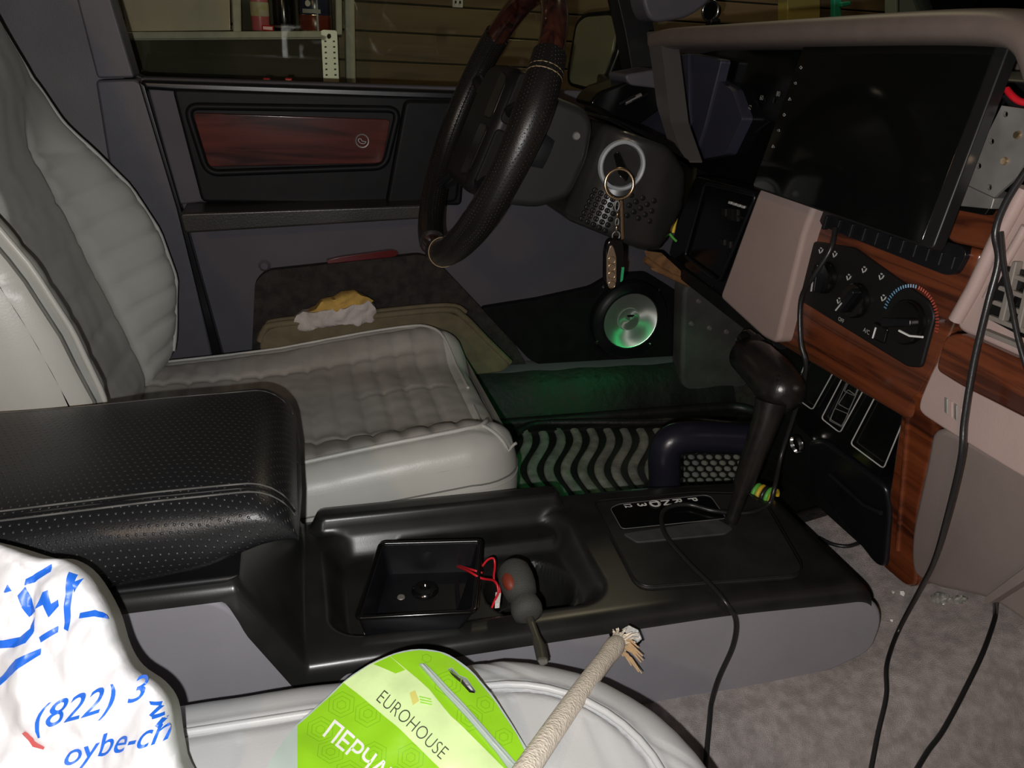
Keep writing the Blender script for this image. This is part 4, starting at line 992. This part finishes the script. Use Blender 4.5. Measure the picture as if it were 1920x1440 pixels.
# passenger side: knee panel, wood strip, vent panel
XP = .572
def ext(fn, q): return [fn(x, y)+(V((0, -.36, 0)) if x >= 1985 else V()) for x, y in q]
lx = lambda X: (lambda x, y: P(x, y, X=X))
pk = lambda x, y: PP(x, y, (.590, 0, .50), (1, 0, .34))
M['knee'] = mat('knee_panel_taupe', (.225, .178, .162), .42, var=.08, vscale=14, bump=.4, bscale=800, bdist=.0005, spec=.4)
prism('knee_panel', rnd(ext(pk, [(1748, 790), (1990, 880), (1990, 1185), (1862, 1124), (1740, 1098), (1706, 1072), (1706, 1000), (1736, 860)]), .03), (.03, 0, 0), M['knee'], dash, bevel=.02, seg=5)
prism('knee_flange', rnd([pk(*q) for q in [(1866, 1118), (1980, 1034), (1980, 1062), (1872, 1130)]], .004), (-.014, 0, 0), M['knee'], dash, bevel=.004)
gp = prism('glovebox_face', rnd(ext(lx(XP), [(1748, 690), (1766, 662), (1800, 690), (2000, 790), (2000, 920), (1890, 880), (1780, 812), (1722, 774), (1722, 752)]), .012), (.03, 0, 0), M['pink'], dash, bevel=.012, seg=5)
for k in range(4):
    prism('relief_badge', loopX([(1770+k*9, 744+k*6), (1776+k*9, 748+k*6), (1776+k*9, 778+k*6), (1770+k*9, 772+k*6)], XP-.001), (.004, 0, 0), M['steel'] if k % 2 == 0 else M['pink'], gp, bevel=.0006)
prism('wood_strip', rnd(ext(lx(XP-.004), [(1770, 630), (1800, 624), (2000, 712), (2000, 810), (1800, 724), (1752, 694)]), .008), (.02, 0, 0), M['wood'], dash, bevel=.005)
vp = prism('vent_surround', rnd(ext(lx(XP+.004), [(1905, 372), (1960, 330), (2000, 330), (2000, 708), (1920, 676), (1792, 618), (1796, 590), (1846, 490)]), .012), (.03, 0, 0), M['pink'], dash, bevel=.012, seg=5)
tube('surround_ridge', loopX([(1922, 352), (1868, 452), (1826, 540), (1792, 600)], XP+.002), .0065, M['pink'], vp, res=10)
tube('surround_ridge', loopX([(1924, 424), (1886, 490), (1850, 560)], XP+.002), .004, M['pink'], vp, res=10)
prism('vent_well', rnd(ext(lx(XP+.001), [(1880, 496), (1990, 470), (1990, 660), (1930, 640), (1836, 590), (1850, 556)]), .008), (.004, 0, 0), M['gloss'], vp, bevel=.001)
M['taupe_slat'] = mat('vent_slat_taupe', (.17, .15, .13), .55)
for k in range(5):
    y0 = 508+k*27; x0 = 1884-k*11
    prism('vent_vane', rnd(ext(lx(XP-.003), [(x0, y0), (1990, y0+44), (1990, y0+53), (x0-4, y0+8)]), .002), (.010, 0, 0), M['taupe_slat'], vp, bevel=.0015)
for k in range(2):
    prism('vent_fin', rnd(loopX([(1896+k*30, 490+k*20), (1906+k*30, 490+k*20), (1880+k*30, 604+k*20), (1870+k*30, 600+k*20)], XP-.005), .002), (.008, 0, 0), M['taupe_slat'], vp, bevel=.0015)

# ---- screen held in front of the centre stack
scr = thing('touch_screen', (.565, .0, .635), 'large black touch screen fixed over the centre stack', 'screen')
ct_, cb_ = P(1700, 60, X=.588), P(1575, 408, X=.548)
sn = (P(1515, 66, X=.588)-P(1412, 352, X=.550)).cross(P(1898, 58, X=.588)-P(1515, 66, X=.588)).normalized()
if sn.x > 0: sn = -sn
ps_ = lambda x, y, d=0: PP(x, y, P(1515, 66, X=.588), sn)+sn*d
q4 = [(1514, 64), (1902, 54), (1886, 120), (1742, 466), (1410, 352)]
body = prism('case', rnd([ps_(*q) for q in [(1514, 64), (1904, 54), (1748, 468), (1410, 351)]], .006), -sn*.014, M['bezelgrey'], scr, bevel=.002)
prism('glass', rnd([ps_(x, y, .0012) for x, y in [(1516, 66), (1880, 58), (1728, 458), (1413, 349)]], .004), -sn*.001, M['scrn'], body, bevel=.0004)
for k in range(7):
    x, y = 1514-k*10.4, 98+k*29.5 if k else 82
    c = ps_(x, y, .0016); ex = (ps_(x+5, y, .0016)-c); ey = (ps_(x, y-5, .0016)-c)
    tube('side_icon', [c+ex*a+ey*b for a, b in (((-.5, -.4), (.5, -.4), (0, .6)), ((-.5, 0), (0, .6), (.5, 0), (0, -.5)), ((-.5, .2), (.3, .5), (.4, -.3), (-.2, -.3)))[k % 3]], .0004, M['ink'], body, res=4, closed=True)
prism('mount', [V((.60, .04, .66)), V((.60, -.04, .66)), V((.60, -.04, .76)), V((.60, .04, .76))], (.06, 0, 0), M['black_dull'], scr, bevel=.002)
# ---- metal bracket with holes
br = thing('metal_bracket', P(1860, 360, X=.585), 'galvanised metal bracket with drilled holes beside the screen', 'bracket')
hl_ = [[(x+5*cos(t*pi/5), y+6*sin(t*pi/5)) for t in range(10)] for x, y in ((1885, 214), (1859, 265), (1835, 311), (1855, 351))]
bm_ = lambda x, y: P(x, y, X=.590)
sheet('plate', [[(1878, 198), (1934, 206), (1934, 280), (1908, 330), (1864, 370), (1808, 344), (1812, 332)]]+hl_, 12, bm_, M['steel'], br, back=lambda x, y: bm_(x, y)+V((.003, 0, 0)), smooth=40)
for q in ((1908, 253), (1884, 302)): lathe('screw_head', [(0, .002), (.0028, .002), (.0036, 0)], P(*q, X=.590), (-1, 0, 0), M['brass'], br, n=12)
prism('folded_foot', loopX([(1808, 346), (1864, 372), (1858, 392), (1796, 386)], .592), (.03, 0, 0), M['steel'], br, bevel=.001)
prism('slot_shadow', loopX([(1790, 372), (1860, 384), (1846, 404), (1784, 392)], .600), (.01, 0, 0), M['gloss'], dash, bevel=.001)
# ---- chrome ring gauge on the dash top
cg = thing('dash_pod', P(1334, 40, X=.72), 'small round chrome rimmed pod on the dash top', 'gauge')
cc_ = P(1332, 20, X=.72)
ring('chrome_rim', cc_, .0155, .0028, M['chrome'], px=(.5, -.86, 0), par=cg)
lathe('face', [(0, .002), (.0145, .001), (.0145, -.012), (0, -.014)], cc_, (-.86, -.5, .1), M['gloss'], cg, n=24)
box('foot', cc_+V((.008, 0, -.018)), (.02, .02, .012), M['black_dull'], cg)

# mat flap that runs up the rocker
sheet('side_flap', [rrect(.26, .90, .585, .688, (.02, .04, .03, .02))], .014, lambda x, y: V((x, y, max(floor_z(x, y)+.010, ZM+.004)+.002*sin(x*60)*.5)), M['rubber'], fm, back=lambda x, y: V((x, y, floor_z(x, y)+.002)))

# ================================================================== LOOSE THINGS
def on_floor(x, y, off=.004):
    z = .1
    for _ in range(12): p = P(x, y, Z=z+off); z = floor_z(p.x, p.y)
    return P(x, y, Z=z+off)
# ---- speaker in the door
spc = P(1177, 597, Y=.705)
spk = thing('door_speaker', spc, 'round speaker with silver cone lit green in the driver door', 'speaker')
lathe('frame_ring', [(.085, -.001), (.086, .008), (.082, .014), (.072, .016), (.066, .020), (.061, .020), (.0585, .016)], spc, (0, -1, 0), M['black'], spk, n=56)
cone = lathe('cone', [(.0595, .0175), (.058, .0165), (.040, .0105), (.0225, .0045)], V((0, 0, 0)), (0, -1, 0), M['cone'], spk, n=72); cone.location = spc-spk.location
cap = lathe('dust_cap', [(.0235, .0050), (.0245, .0062), (.0235, .0072), (.0215, .0066), (.012, .0095), (0, .0108)], V((0, 0, 0)), (0, -1, 0), M['cone'], spk, n=48); cap.location = spc-spk.location
for r_, (a, b) in ((.009, (-35, 40)), (.014, (-35, 40))):
    tube('cap_emblem', [spc+V((r_*sin(D(t)), -.0118+.0000*t, .004-r_*cos(D(t))*-.5)) for t in range(a, b, 8)], .0014, M['black_dull'], spk, res=6)
for q in ((1132, 539), (1237, 545), (1119, 642), (1220, 646)): lathe('screw', [(0, .004), (.003, .0035), (.0042, 0)], P(*q, Y=.691), (0, -1, 0), M['chrome'], spk, n=14)

# ---- rag stuffed into the door pocket
rg = thing('rag', P(625, 610, Y=.65), 'crumpled white and yellow cloth stuffed in the door pocket', 'cloth')
def rag_map(Y, amp, seed):
    return lambda x, y: P(x, y, Y=Y)+V((0, -.022*max(0, 1-((x-627)/85)**2)*(.4+.6*max(0, 1-((y-585)/42)**2))-amp*abs(noise.noise(V((x*.035, y*.05, seed)))), amp*.5*noise.noise(V((x*.05, y*.05, seed+4)))))
wo = [(546, 612), (552, 592), (568, 580), (588, 578), (630, 572), (664, 566), (690, 562), (703, 570), (707, 590), (700, 600), (640, 603), (592, 614), (562, 618)]
sheet('white_fold', [wo], 5, rag_map(.648, .014, 1), M['cloth'], rg, back=lambda x, y: P(x, y, Y=.668))
yo = [(566, 584), (592, 572), (602, 560), (626, 555), (640, 546), (664, 543), (682, 552), (700, 562), (690, 570), (660, 572), (628, 578), (590, 584)]
sheet('yellow_fold', [yo], 5, rag_map(.650, .012, 8), M['cloth_y'], rg, back=lambda x, y: P(x, y, Y=.672))

# ---- shopping bag
bgo, bgn = P(140, 1270, Y=-.275), V((-.06, -.80, .60)).normalized()
def bag_h(x, y):
    d, _ = noise.voronoi(V((x*.0078+y*.003, y*.0058-x*.0022, 2.7))); e, _ = noise.voronoi(V((x*.026, y*.020+x*.006, 6.1)))
    return .014+.026*min(1, (d[1]-d[0])*.9)*.8+.004*(e[1]-e[0])+.012*noise.noise(V((x*.006, y*.006, 3.3)))
BGL = [(p.x, p.y) for p in crom([V((a, b, 0)) for a, b in [(-380, 1120), (-330, 1040), (-200, 1000), (-70, 1012), (0, 1028), (60, 1046), (104, 1050), (148, 1080), (190, 1150), (212, 1220), (238, 1262), (282, 1294), (308, 1332), (318, 1395), (326, 1440), (335, 1520), (100, 1560), (-200, 1570), (-370, 1500), (-410, 1300)]], 4, True)]
gd = poly_dist(BGL)
def bag_pt(x, y, off=0):
    e = min(1, gd(x, y)/16); rim = sqrt(max(0, 1-(1-e)**2))
    return PP(x, y, bgo, bgn)+bgn*((bag_h(x, y)-.024)*rim-.010*(1-rim)+off)
bag = thing('shopping_bag', P(140, 1500, Y=-.30), 'crumpled white plastic bag with blue printed lettering', 'bag')
bbody = sheet('bag_body', [BGL], 7, bag_pt, M['bag'], bag, back=lambda x, y: PP(x, y, bgo, bgn)-bgn*.040, smooth=180)
def bag_text(s, ox, oy, ex, ey, bold=0, shear=0, m=None, sp=.16, space=1.0):
    return text('blue_print', s, lambda a, b: bag_pt(ox+ex[0]*a+ey[0]*b, oy+ex[1]*a+ey[1]*b, .0012), m or M['blue'], bbody, sp=sp, bold=bold, shear=shear, space=space)
bag_text('(822) 3', 56, 1374, (72, -21), (20, -72), bold=.004, shear=.10)
bag_text('oybe-ch', 104, 1446, (66, -19), (18, -66), bold=.004, shear=.10)
def bag_patch(q, m=None, name='blue_print'): return sheet(name, [q], 6, lambda x, y: bag_pt(x, y, .0012), m or M['blue'], bbody)
bag_patch([(44, 1098), (46, 1086), (92, 1057), (92, 1072), (62, 1092)]); bag_patch([(32, 1117), (46, 1100), (66, 1146), (50, 1158), (40, 1140)])
bag_patch([(66, 1142), (84, 1110), (94, 1106), (98, 1132), (110, 1124), (112, 1136), (90, 1158), (82, 1134)])
bag_patch([(128, 1072), (142, 1078), (136, 1110), (128, 1168), (126, 1184), (116, 1180), (122, 1130)]); bag_patch([(136, 1092), (152, 1084), (146, 1098), (138, 1112)])
bag_patch([(146, 1150), (176, 1144), (200, 1154), (204, 1162), (176, 1156), (146, 1160)])
bag_patch([(-40, 1202), (0, 1202), (30, 1196), (50, 1180), (64, 1156), (60, 1184), (46, 1206), (20, 1216), (-40, 1220)])
bag_patch([(68, 1196), (106, 1174), (106, 1186), (72, 1206)]); bag_patch([(-30, 1290), (0, 1268), (30, 1236), (74, 1216), (74, 1228), (40, 1252), (0, 1284), (-30, 1306)])
bag_patch([(6, 1110), (14, 1096), (20, 1108), (8, 1112)]); bag_patch([(276, 1317), (300, 1318), (299, 1325), (280, 1323)]); bag_patch([(296, 1324), (304, 1326), (284, 1344), (279, 1341)]); bag_patch([(284, 1341), (306, 1336), (307, 1342), (286, 1348)]); bag_patch([(304, 1345), (311, 1349), (299, 1362), (294, 1359)])
bag_patch([(36, 1378), (46, 1372), (60, 1392), (78, 1404), (74, 1410), (54, 1404)], M['bagred'], 'red_print')

# ---- packet of gloves
pko, pkn = P(800, 1350, Z=.312), V((-.04, -.28, .96)).normalized()
def pk_h(x, y):
    u = (x-700)*.72+(y-1330)*.69; v = (x-700)*.69-(y-1330)*.72
    return -.008+.010*cos(max(-1.5, min(1.5, (u-40)/140)))+.003*sin(v/45)+.0022*noise.noise(V((x*.02, y*.02, 0)))
def pk_pt(x, y, off=0): return PP(x, y, pko, pkn)+pkn*(pk_h(x, y)+off)
PKL = [(p.x, p.y) for p in crom([V((a, b, 0)) for a, b in [(492, 1462), (520, 1408), (556, 1353), (600, 1314), (644, 1277), (692, 1248), (740, 1229), (786, 1220), (824, 1221), (852, 1233), (892, 1264), (936, 1316), (972, 1370), (997, 1412), (984, 1452), (960, 1540), (700, 1600), (470, 1540)]], 3, True)]
HH = [(839, 1257), (847, 1254), (861, 1268), (874, 1272), (881, 1281), (892, 1296), (890, 1301), (880, 1301), (863, 1283), (847, 1269)]
pk_ = thing('glove_packet', P(720, 1480, Z=.31), 'lime green glove packet with hang hole lying on the passenger seat', 'packet')
fbk = sheet('film', [PKL, HH], 10, pk_pt, M['film'], pk_, back=lambda x, y: pk_pt(x, y)-pkn*.004)
gl = [(557, 1356), (600, 1318), (644, 1280), (692, 1251), (740, 1232), (786, 1223), (824, 1224), (850, 1236), (890, 1267), (933, 1318), (969, 1371), (992, 1412), (980, 1450), (956, 1530), (700, 1590), (560, 1540)]
grn = sheet('green_print', [gl, [(x, y) for x, y in HH]], 10, lambda x, y: pk_pt(x, y, .0006), M['lime'], pk_)
sheet('pale_band', [[(644, 1280), (692, 1251), (731, 1235), (770, 1268), (806, 1300), (846, 1348), (905, 1400), (958, 1446), (950, 1520), (910, 1516), (826, 1442), (735, 1358)]], 10, lambda x, y: pk_pt(x, y, .0010), M['pale'], grn)
sheet('left_tab', [[(700, 1250), (731, 1236), (760, 1262), (742, 1268)]], 8, lambda x, y: pk_pt(x, y, .0013), M['lime'], grn)
for i, (hx, hy) in enumerate([(690, 1340), (640, 1320), (620, 1410), (700, 1415), (740, 1460), (770, 1420), (800, 1238), (840, 1285), (910, 1320), (945, 1378), (880, 1350), (655, 1450), (600, 1365)]):
    for r_ in (10, 19, 28):
        hx_ = [(hx+r_*cos(k*pi/3+.6), hy+r_*.9*sin(k*pi/3+.6)) for k in range(6)]; hi_ = [(hx+(r_-1.6)*cos(k*pi/3+.6), hy+(r_-1.6)*.9*sin(k*pi/3+.6)) for k in range(6)]
        if all(inside(np.array(hx_), [gl])): sheet('hexagon_line', [hx_, hi_], 8, lambda x, y: pk_pt(x, y, .0008), M['lime_dark'], grn)
zs = sheet('zip_strip', [[(786, 1254), (796, 1252), (812, 1266), (880, 1338), (968, 1426), (976, 1446), (962, 1448), (930, 1408), (868, 1344)]], 8, lambda x, y: pk_pt(x, y, .0035), M['zip'], pk_, back=lambda x, y: pk_pt(x, y, .001))
tube('zip_ridge', [pk_pt(p.x, p.y, .0042) for p in crom([V((792, 1256, 0)), V((872, 1340, 0)), V((966, 1436, 0))], 8)], .0012, M['film'], pk_, res=6)
M['txt'] = mat('dark_olive_print', (.05, .055, .03), .5)
text('brand_print', 'EUROHOUSE', lambda a, b: pk_pt(703+a*21.2+b*24, 1315+a*19.2-b*27, .0014), M['txt'], grn, sp=.2, bold=-.012)
text('white_print', 'ПЕРЧАТКИ', lambda a, b: pk_pt(602+a*33+b*31, 1375+a*28-b*40, .0014), M['white'], grn, sp=.2, bold=.012, space=.95)
sheet('logo_square', [[(768, 1307), (778, 1302), (786, 1322), (774, 1330)]], 6, lambda x, y: pk_pt(x, y, .0014), mat('logo_yellow', (.62, .58, .16), .4), grn)
for k in range(3): tube('logo_line', [pk_pt(786+k, 1314+k*5, .0014), pk_pt(808+k, 1318+k*5, .0014)], .0006, M['lime'], grn, res=5)

# ---- thick beige cord with a frayed end
sp0, sp1 = P(1162, 1200, Y=-.142), P(968, 1470, Z=.335)
cdv = (sp0-sp1).normalized()
ck = thing('frayed_cord', sp1, 'stiff beige woven cord with a frayed end beside the packet', 'cord')
cp = [sp1.lerp(sp0, t)+V((0, 0, .004*sin(t*pi))) for t in np.linspace(0, 1, 24)]
tube('cord', cp, [.0088 if i < 19 else (.0092, .0100, .0104, .0092, .0050)[i-19] for i in range(24)], M['twine'], ck, res=14)
random.seed(3)
s1 = cdv.cross(V((0, 0, 1))).normalized(); s2 = cdv.cross(s1)
rv = (P(1196, 1236, Y=-.160)-sp0)
for i in range(46):
    a = random.random()*2*pi; rad = (s1*cos(a)+s2*sin(a))
    b = sp0-cdv*.006+rad*.008*random.uniform(.3, 1)
    if i % 3 == 0: t_ = rv*random.uniform(.6, 1.1)+rad*.004
    else: t_ = cdv*random.uniform(.006, .016)+rad*random.uniform(.003, .012)+V((0, -.004, 0))
    tube('fibre', [b-cdv*.006, b+t_*.45+cdv*.004, b+t_], [.0016, .0014, .0006], M['twine2'] if i % 3 == 0 else M['twine'], ck, res=5)
pw_ = thing('foil_scrap', P(1186, 1200, Y=-.13), 'crinkled silver foil scrap behind the frayed cord end', 'scrap')
sheet('foil', [[(1166, 1180), (1180, 1172), (1196, 1180), (1204, 1198), (1194, 1206), (1182, 1194)]], 4, lambda x, y: P(x, y, Y=-.131-.006*abs(noise.noise(V((x*.15, y*.15, 0))))), M['white'], pw_, back=lambda x, y: P(x, y, Y=-.127))
tube('foil_edge', [P(1180, 1171, Y=-.135), P(1198, 1180, Y=-.135), P(1206, 1200, Y=-.134)], .0012, M['gloss'], pw_, res=6)

# ---- open plastic tray in the console bin
tr = thing('plastic_tray', V((.10, -.03, .203)), 'open black plastic tray tilted in the console bin', 'tray')
rim = [P(x, y, Z=z) for x, y, z in ((713, 1020, .270), (903, 1015, .270), (891, 1148, .266), (668, 1160, .264))]
cen = sum(rim, V())/4
flo = [cen+(p-cen)*.86+V((0, 0, -.044)) for p in rim]; fin = [cen+(p-cen)*.82+V((0, 0, -.034)) for p in rim]; rin = [cen+(p-cen)*.93-V((0, 0, .0005)) for p in rim]
for q in (flo, fin): q[2] += V((-.016, 0, 0))
def ringset(loops):
    L = [rnd(l, .006, 4) for l in loops]; n = len(L[0]); v = [p for l in L for p in l]; f = []
    for k in range(len(L)-1):
        for i in range(n): f.append((k*n+i, k*n+(i+1) % n, (k+1)*n+(i+1) % n, (k+1)*n+i))
    f.append(list(range(n))); f.append(list(range((len(L)-1)*n, len(L)*n)))
    return me_from(v, f)
obj('shell', ringset([flo, rim, rin, fin]), M['black'], tr, smooth=30)
tube('rim_bead', rnd([p+V((0, 0, .0005)) for p in rim], .006, 4), .0024, M['gloss'], tr, closed=True, res=8)
tc_ = P(797, 1107, Z=.2340)
lathe('floor_boss', [(0, .0015), (.004, .002), (.0055, .004), (.012, .0045), (.015, .002), (.0155, 0)], tc_, (0, 0, 1), M['gloss'], tr, n=28)
lathe('drain_hole', [(0, .001), (.004, .001), (.0045, 0)], P(752, 1120, Z=.2340), (0, 0, 1), M['steel'], tr, n=14)
prism('cable_notch', rnd([P(x, y, Z=.234) for x, y in ((842, 1060), (882, 1058), (884, 1076), (870, 1112), (840, 1098))], .005), (0, 0, -.008), M['black_dull'], tr, bevel=.002)
lid_ = thing('white_disc', P(726, 1186, Z=.214), 'white round disc half hidden under the black tray', 'disc')
lathe('disc', [(0, .003), (.022, .003), (.025, .001), (.025, -.002), (0, -.002)], P(727, 1180, Z=.2185), (0, -.10, 1), M['white'], lid_, n=36)
lathe('lip', [(.022, .003), (.0235, .0045), (.025, .003)], P(727, 1180, Z=.2185), (0, -.10, 1), M['white'], lid_, n=36)
# red wires and their plug
rw = thing('red_wires', P(900, 1090, Z=.22), 'thin red wires with a white plug coming out of the tray', 'wires')
zt = lambda x, y, z: P(x, y, Z=z)
tube('wire', [zt(858, 1062, .245), zt(880, 1072, .268), zt(902, 1084, .268), zt(928, 1090, .255), zt(934, 1110, .245), zt(928, 1125, .24), zt(922, 1140, .235)], .0013, M['red'], rw, sm=5, res=7)
tube('wire', [zt(862, 1061, .245), zt(884, 1068, .267), zt(904, 1074, .266)], .0013, M['red'], rw, sm=5, res=7)
tube('wire', [zt(904, 1062, .262), zt(914, 1050, .266), zt(925, 1047, .266), zt(928, 1060, .260), zt(926, 1086, .252), zt(935, 1100, .245), zt(938, 1112, .24)], .0013, M['red'], rw, sm=5, res=7)
prism('plug', rnd([zt(x, y, .240) for x, y in ((929, 1110), (940, 1109), (937, 1132), (928, 1133))], .001), (0, 0, -.006), M['white'], rw, bevel=.001)
# ---- screwdriver
sdr = thing('screwdriver', P(985, 1150, Z=.262), 'flat screwdriver with a dark rubber grip lying over the console edge', 'screwdriver')
d0, d1, d2, d3 = P(958, 1058, Z=.282), P(993, 1158, Z=.268), P(1012, 1212, Z=.266), P(1017, 1238, Z=.268)
hd = (d1-d0); hs = [0, .04, .14, .3, .45, .6, .68, .74, .84, .95, 1.0]; hr = [.006, .013, .0178, .0190, .0182, .0160, .0132, .0150, .0165, .0150, .0085]
tube('grip', [d0+hd*t for t in hs], hr, M['grip'], sdr, res=20)
gp_ = d0+hd*.36; obj('grip_inlay', sphere_me(gp_+V((-.0105, -.005, .007)), (.0075, .0135, .0085), 16), M['grip_red'], sdr, smooth=180)
tube('blade', [d1, d1.lerp(d2, .3), d1.lerp(d2, .7), d2, d3], [.0040, .0040, .0042, .0060, .0055], M['darksteel'], sdr, res=12, flat=.7)
prism('tip', [d3+V((-.0045, 0, .001)), d3+V((.0045, .002, .001)), d3+V((.0035, -.005, .001)), d3+V((-.0035, -.007, 0))], (0, 0, -.0012), M['steel'], sdr, bevel=0)

# ---- cables
def cable(name, pts, r, label, plug=None):
    t = thing(name, pts[-1], label, 'cable'); pts = crom(pts, 7)
    for p in pts: p.z = max(p.z, floor_z(p.x, p.y)+r*.8)
    tube('lead', pts, r, M['cable'], t, res=10)
    return t
LC = LZ+.0065
pa = [P(1566, 428, X=.600), P(1556, 470, X=.590), P(1524, 520, X=.582), P(1502, 562, X=.586), P(1501, 640, X=.588), P(1511, 690, X=.596), P(1494, 762, X=.61), P(1466, 850, X=.61), P(1452, 915, Y=.035), P(1440, 946, Z=LC+.004), P(1400, 962, Z=LC), P(1340, 958, Z=LC+.002), P(1290, 946, Z=LC+.002), P(1252, 952, Z=LC+.002), P(1240, 972, Z=LC), P(1250, 1006, Z=LC), P(1288, 1052, Z=LC), P(1332, 1096, Z=LC), P(1362, 1132, Y=-.129), P(1380, 1164, Y=-.134), P(1374, 1212, Y=-.138), P(1346, 1276, Y=-.142), P(1331, 1334, Y=-.146), on_floor(1326, 1400), on_floor(1322, 1450)]
ca = cable('power_cable', pa, .0030, 'thin black cable looping from the dash over the console to the floor')
pb = [P(1925, 318, X=.556), P(1886, 380, X=.556), P(1866, 436, X=.556), P(1872, 490, X=.556), P(1852, 570, X=.552), P(1826, 680, X=.550), P(1808, 790, X=.548), P(1802, 860, X=.550), P(1776, 970, X=.575), P(1750, 1056, X=.64), P(1718, 1118, X=.70), on_floor(1684, 1184), on_floor(1663, 1246), on_floor(1662, 1304), on_floor(1646, 1376), on_floor(1630, 1460)]
cable('charging_cable', pb, .0029, 'black cable hanging past the glovebox and across the carpet, the thicker one')
pd = [P(1876, 436, X=.557), P(1882, 500, X=.554), P(1896, 570, X=.552), P(1910, 640, X=.551), P(1934, 720, X=.552)]
cable('vent_cable', pd, .0022, 'short black wire crossing the passenger air vent')
pc = [P(1862, 1110, X=.74), on_floor(1866, 1150), on_floor(1846, 1216), on_floor(1808, 1296), on_floor(1768, 1370), on_floor(1740, 1408), on_floor(1716, 1448)]
cable('floor_cable', pc, .0030, 'black cable lying on the carpet at the lower right')
cable('lever_cable', [on_floor(1536, 1008), on_floor(1560, 1020), on_floor(1590, 1024), on_floor(1622, 1014)], .0028, 'short black wire on the carpet in front of the console')
rwr = thing('red_lead', P(1905, 185, X=.60), 'short red lead above the metal bracket', 'wire')
tube('lead', [P(1888, 168, X=.60), P(1898, 180, X=.598), P(1912, 190, X=.598), P(1930, 194, X=.60)], .003, M['red'], rwr, res=8, sm=5)
tube('sleeve', [P(1886, 180, X=.602), P(1900, 194, X=.602), P(1918, 202, X=.602)], .0035, M['black_dull'], rwr, res=8, sm=4)
# ---- striped conduit beyond the console
cn = thing('striped_conduit', P(1432, 925, Z=.2), 'yellow and green striped wiring conduit beyond the console', 'conduit')
for k in range(7):
    m_c = (M['yellow'], M['cable'], M['green'])[k % 3]
    c0 = P(1402+k*8, 919+k*2.6, Z=.232)
    tube('conduit_band', [c0+V((.010*cos(t), .006*cos(t), .012*sin(t))) for t in np.linspace(0, pi, 12)], .0032, m_c, cn, res=8)
# ---- bits under the dash edge
fo = thing('foam_pad', P(1240, 500, Y=.46), 'brown foam pad under the steering column', 'foam')
sheet('pad', [[(1208, 470), (1240, 474), (1290, 520), (1300, 536), (1262, 524), (1222, 506)]], 6, lambda x, y: P(x, y, Y=.44-.012*abs(noise.noise(V((x*.05, y*.05, 2))))), M['foam'], fo, back=lambda x, y: P(x, y, Y=.47))
tube('pad_edge', [P(1210, 486, Y=.44), P(1240, 508, Y=.44), P(1292, 532, Y=.44)], .006, M['foam'], fo, res=8)
yw = thing('loose_wires', P(1262, 455, Y=.34), 'yellow and green loose wires beside the ignition shroud', 'wires')
tube('yellow_wire', [P(1272, 392, Y=.34), P(1266, 416, Y=.34), P(1262, 436, Y=.34)], .0028, M['yellow'], yw, res=7, sm=4)
tube('green_wire', [P(1252, 434, Y=.34), P(1260, 444, Y=.34), P(1268, 452, Y=.34)], .0020, M['green'], yw, res=7, sm=4)
# ---- litter on the carpet
for i, (x, y, lb) in enumerate(((1693, 1112, 'larger white crumb on the carpet by the wood edge'), (1674, 1110, 'tiny white crumb left of the larger crumb on the carpet'), (1672, 1163, 'lone white crumb on open carpet nearer the console'))):
    p = on_floor(x, y, .003); bm2 = bmesh.new(); bmesh.ops.create_icosphere(bm2, subdivisions=1, radius=.004 if i == 0 else .0022)
    for v in bm2.verts: v.co *= random.uniform(.6, 1.3); v.co += p
    me = bpy.data.meshes.new('crumb'); bm2.to_mesh(me); bm2.free()
    obj('crumb', me, M['white'], smooth=20, label=lb, cat='crumb', group='crumbs on the carpet')
M['clear'] = mat('cloudy_film', (.42, .41, .38), .25, spec=.7)
sc = thing('film_scrap', on_floor(1762, 1122), 'crumpled clear plastic scrap on the carpet under the knee panel', 'scrap')
sheet('crumple', [[(1744, 1118), (1756, 1110), (1776, 1112), (1784, 1124), (1770, 1134), (1750, 1130)]], 4, lambda x, y: on_floor(x, y, .004+.016*abs(noise.noise(V((x*.12, y*.12, 1))))), M['clear'], sc, back=lambda x, y: on_floor(x, y, .002))
sheet('loose_flap', [[(1784, 1120), (1800, 1114), (1816, 1122), (1806, 1132), (1790, 1132)]], 4, lambda x, y: on_floor(x, y, .003+.014*abs(noise.noise(V((x*.12, y*.12, 6))))), M['clear'], sc, back=lambda x, y: on_floor(x, y, .001))
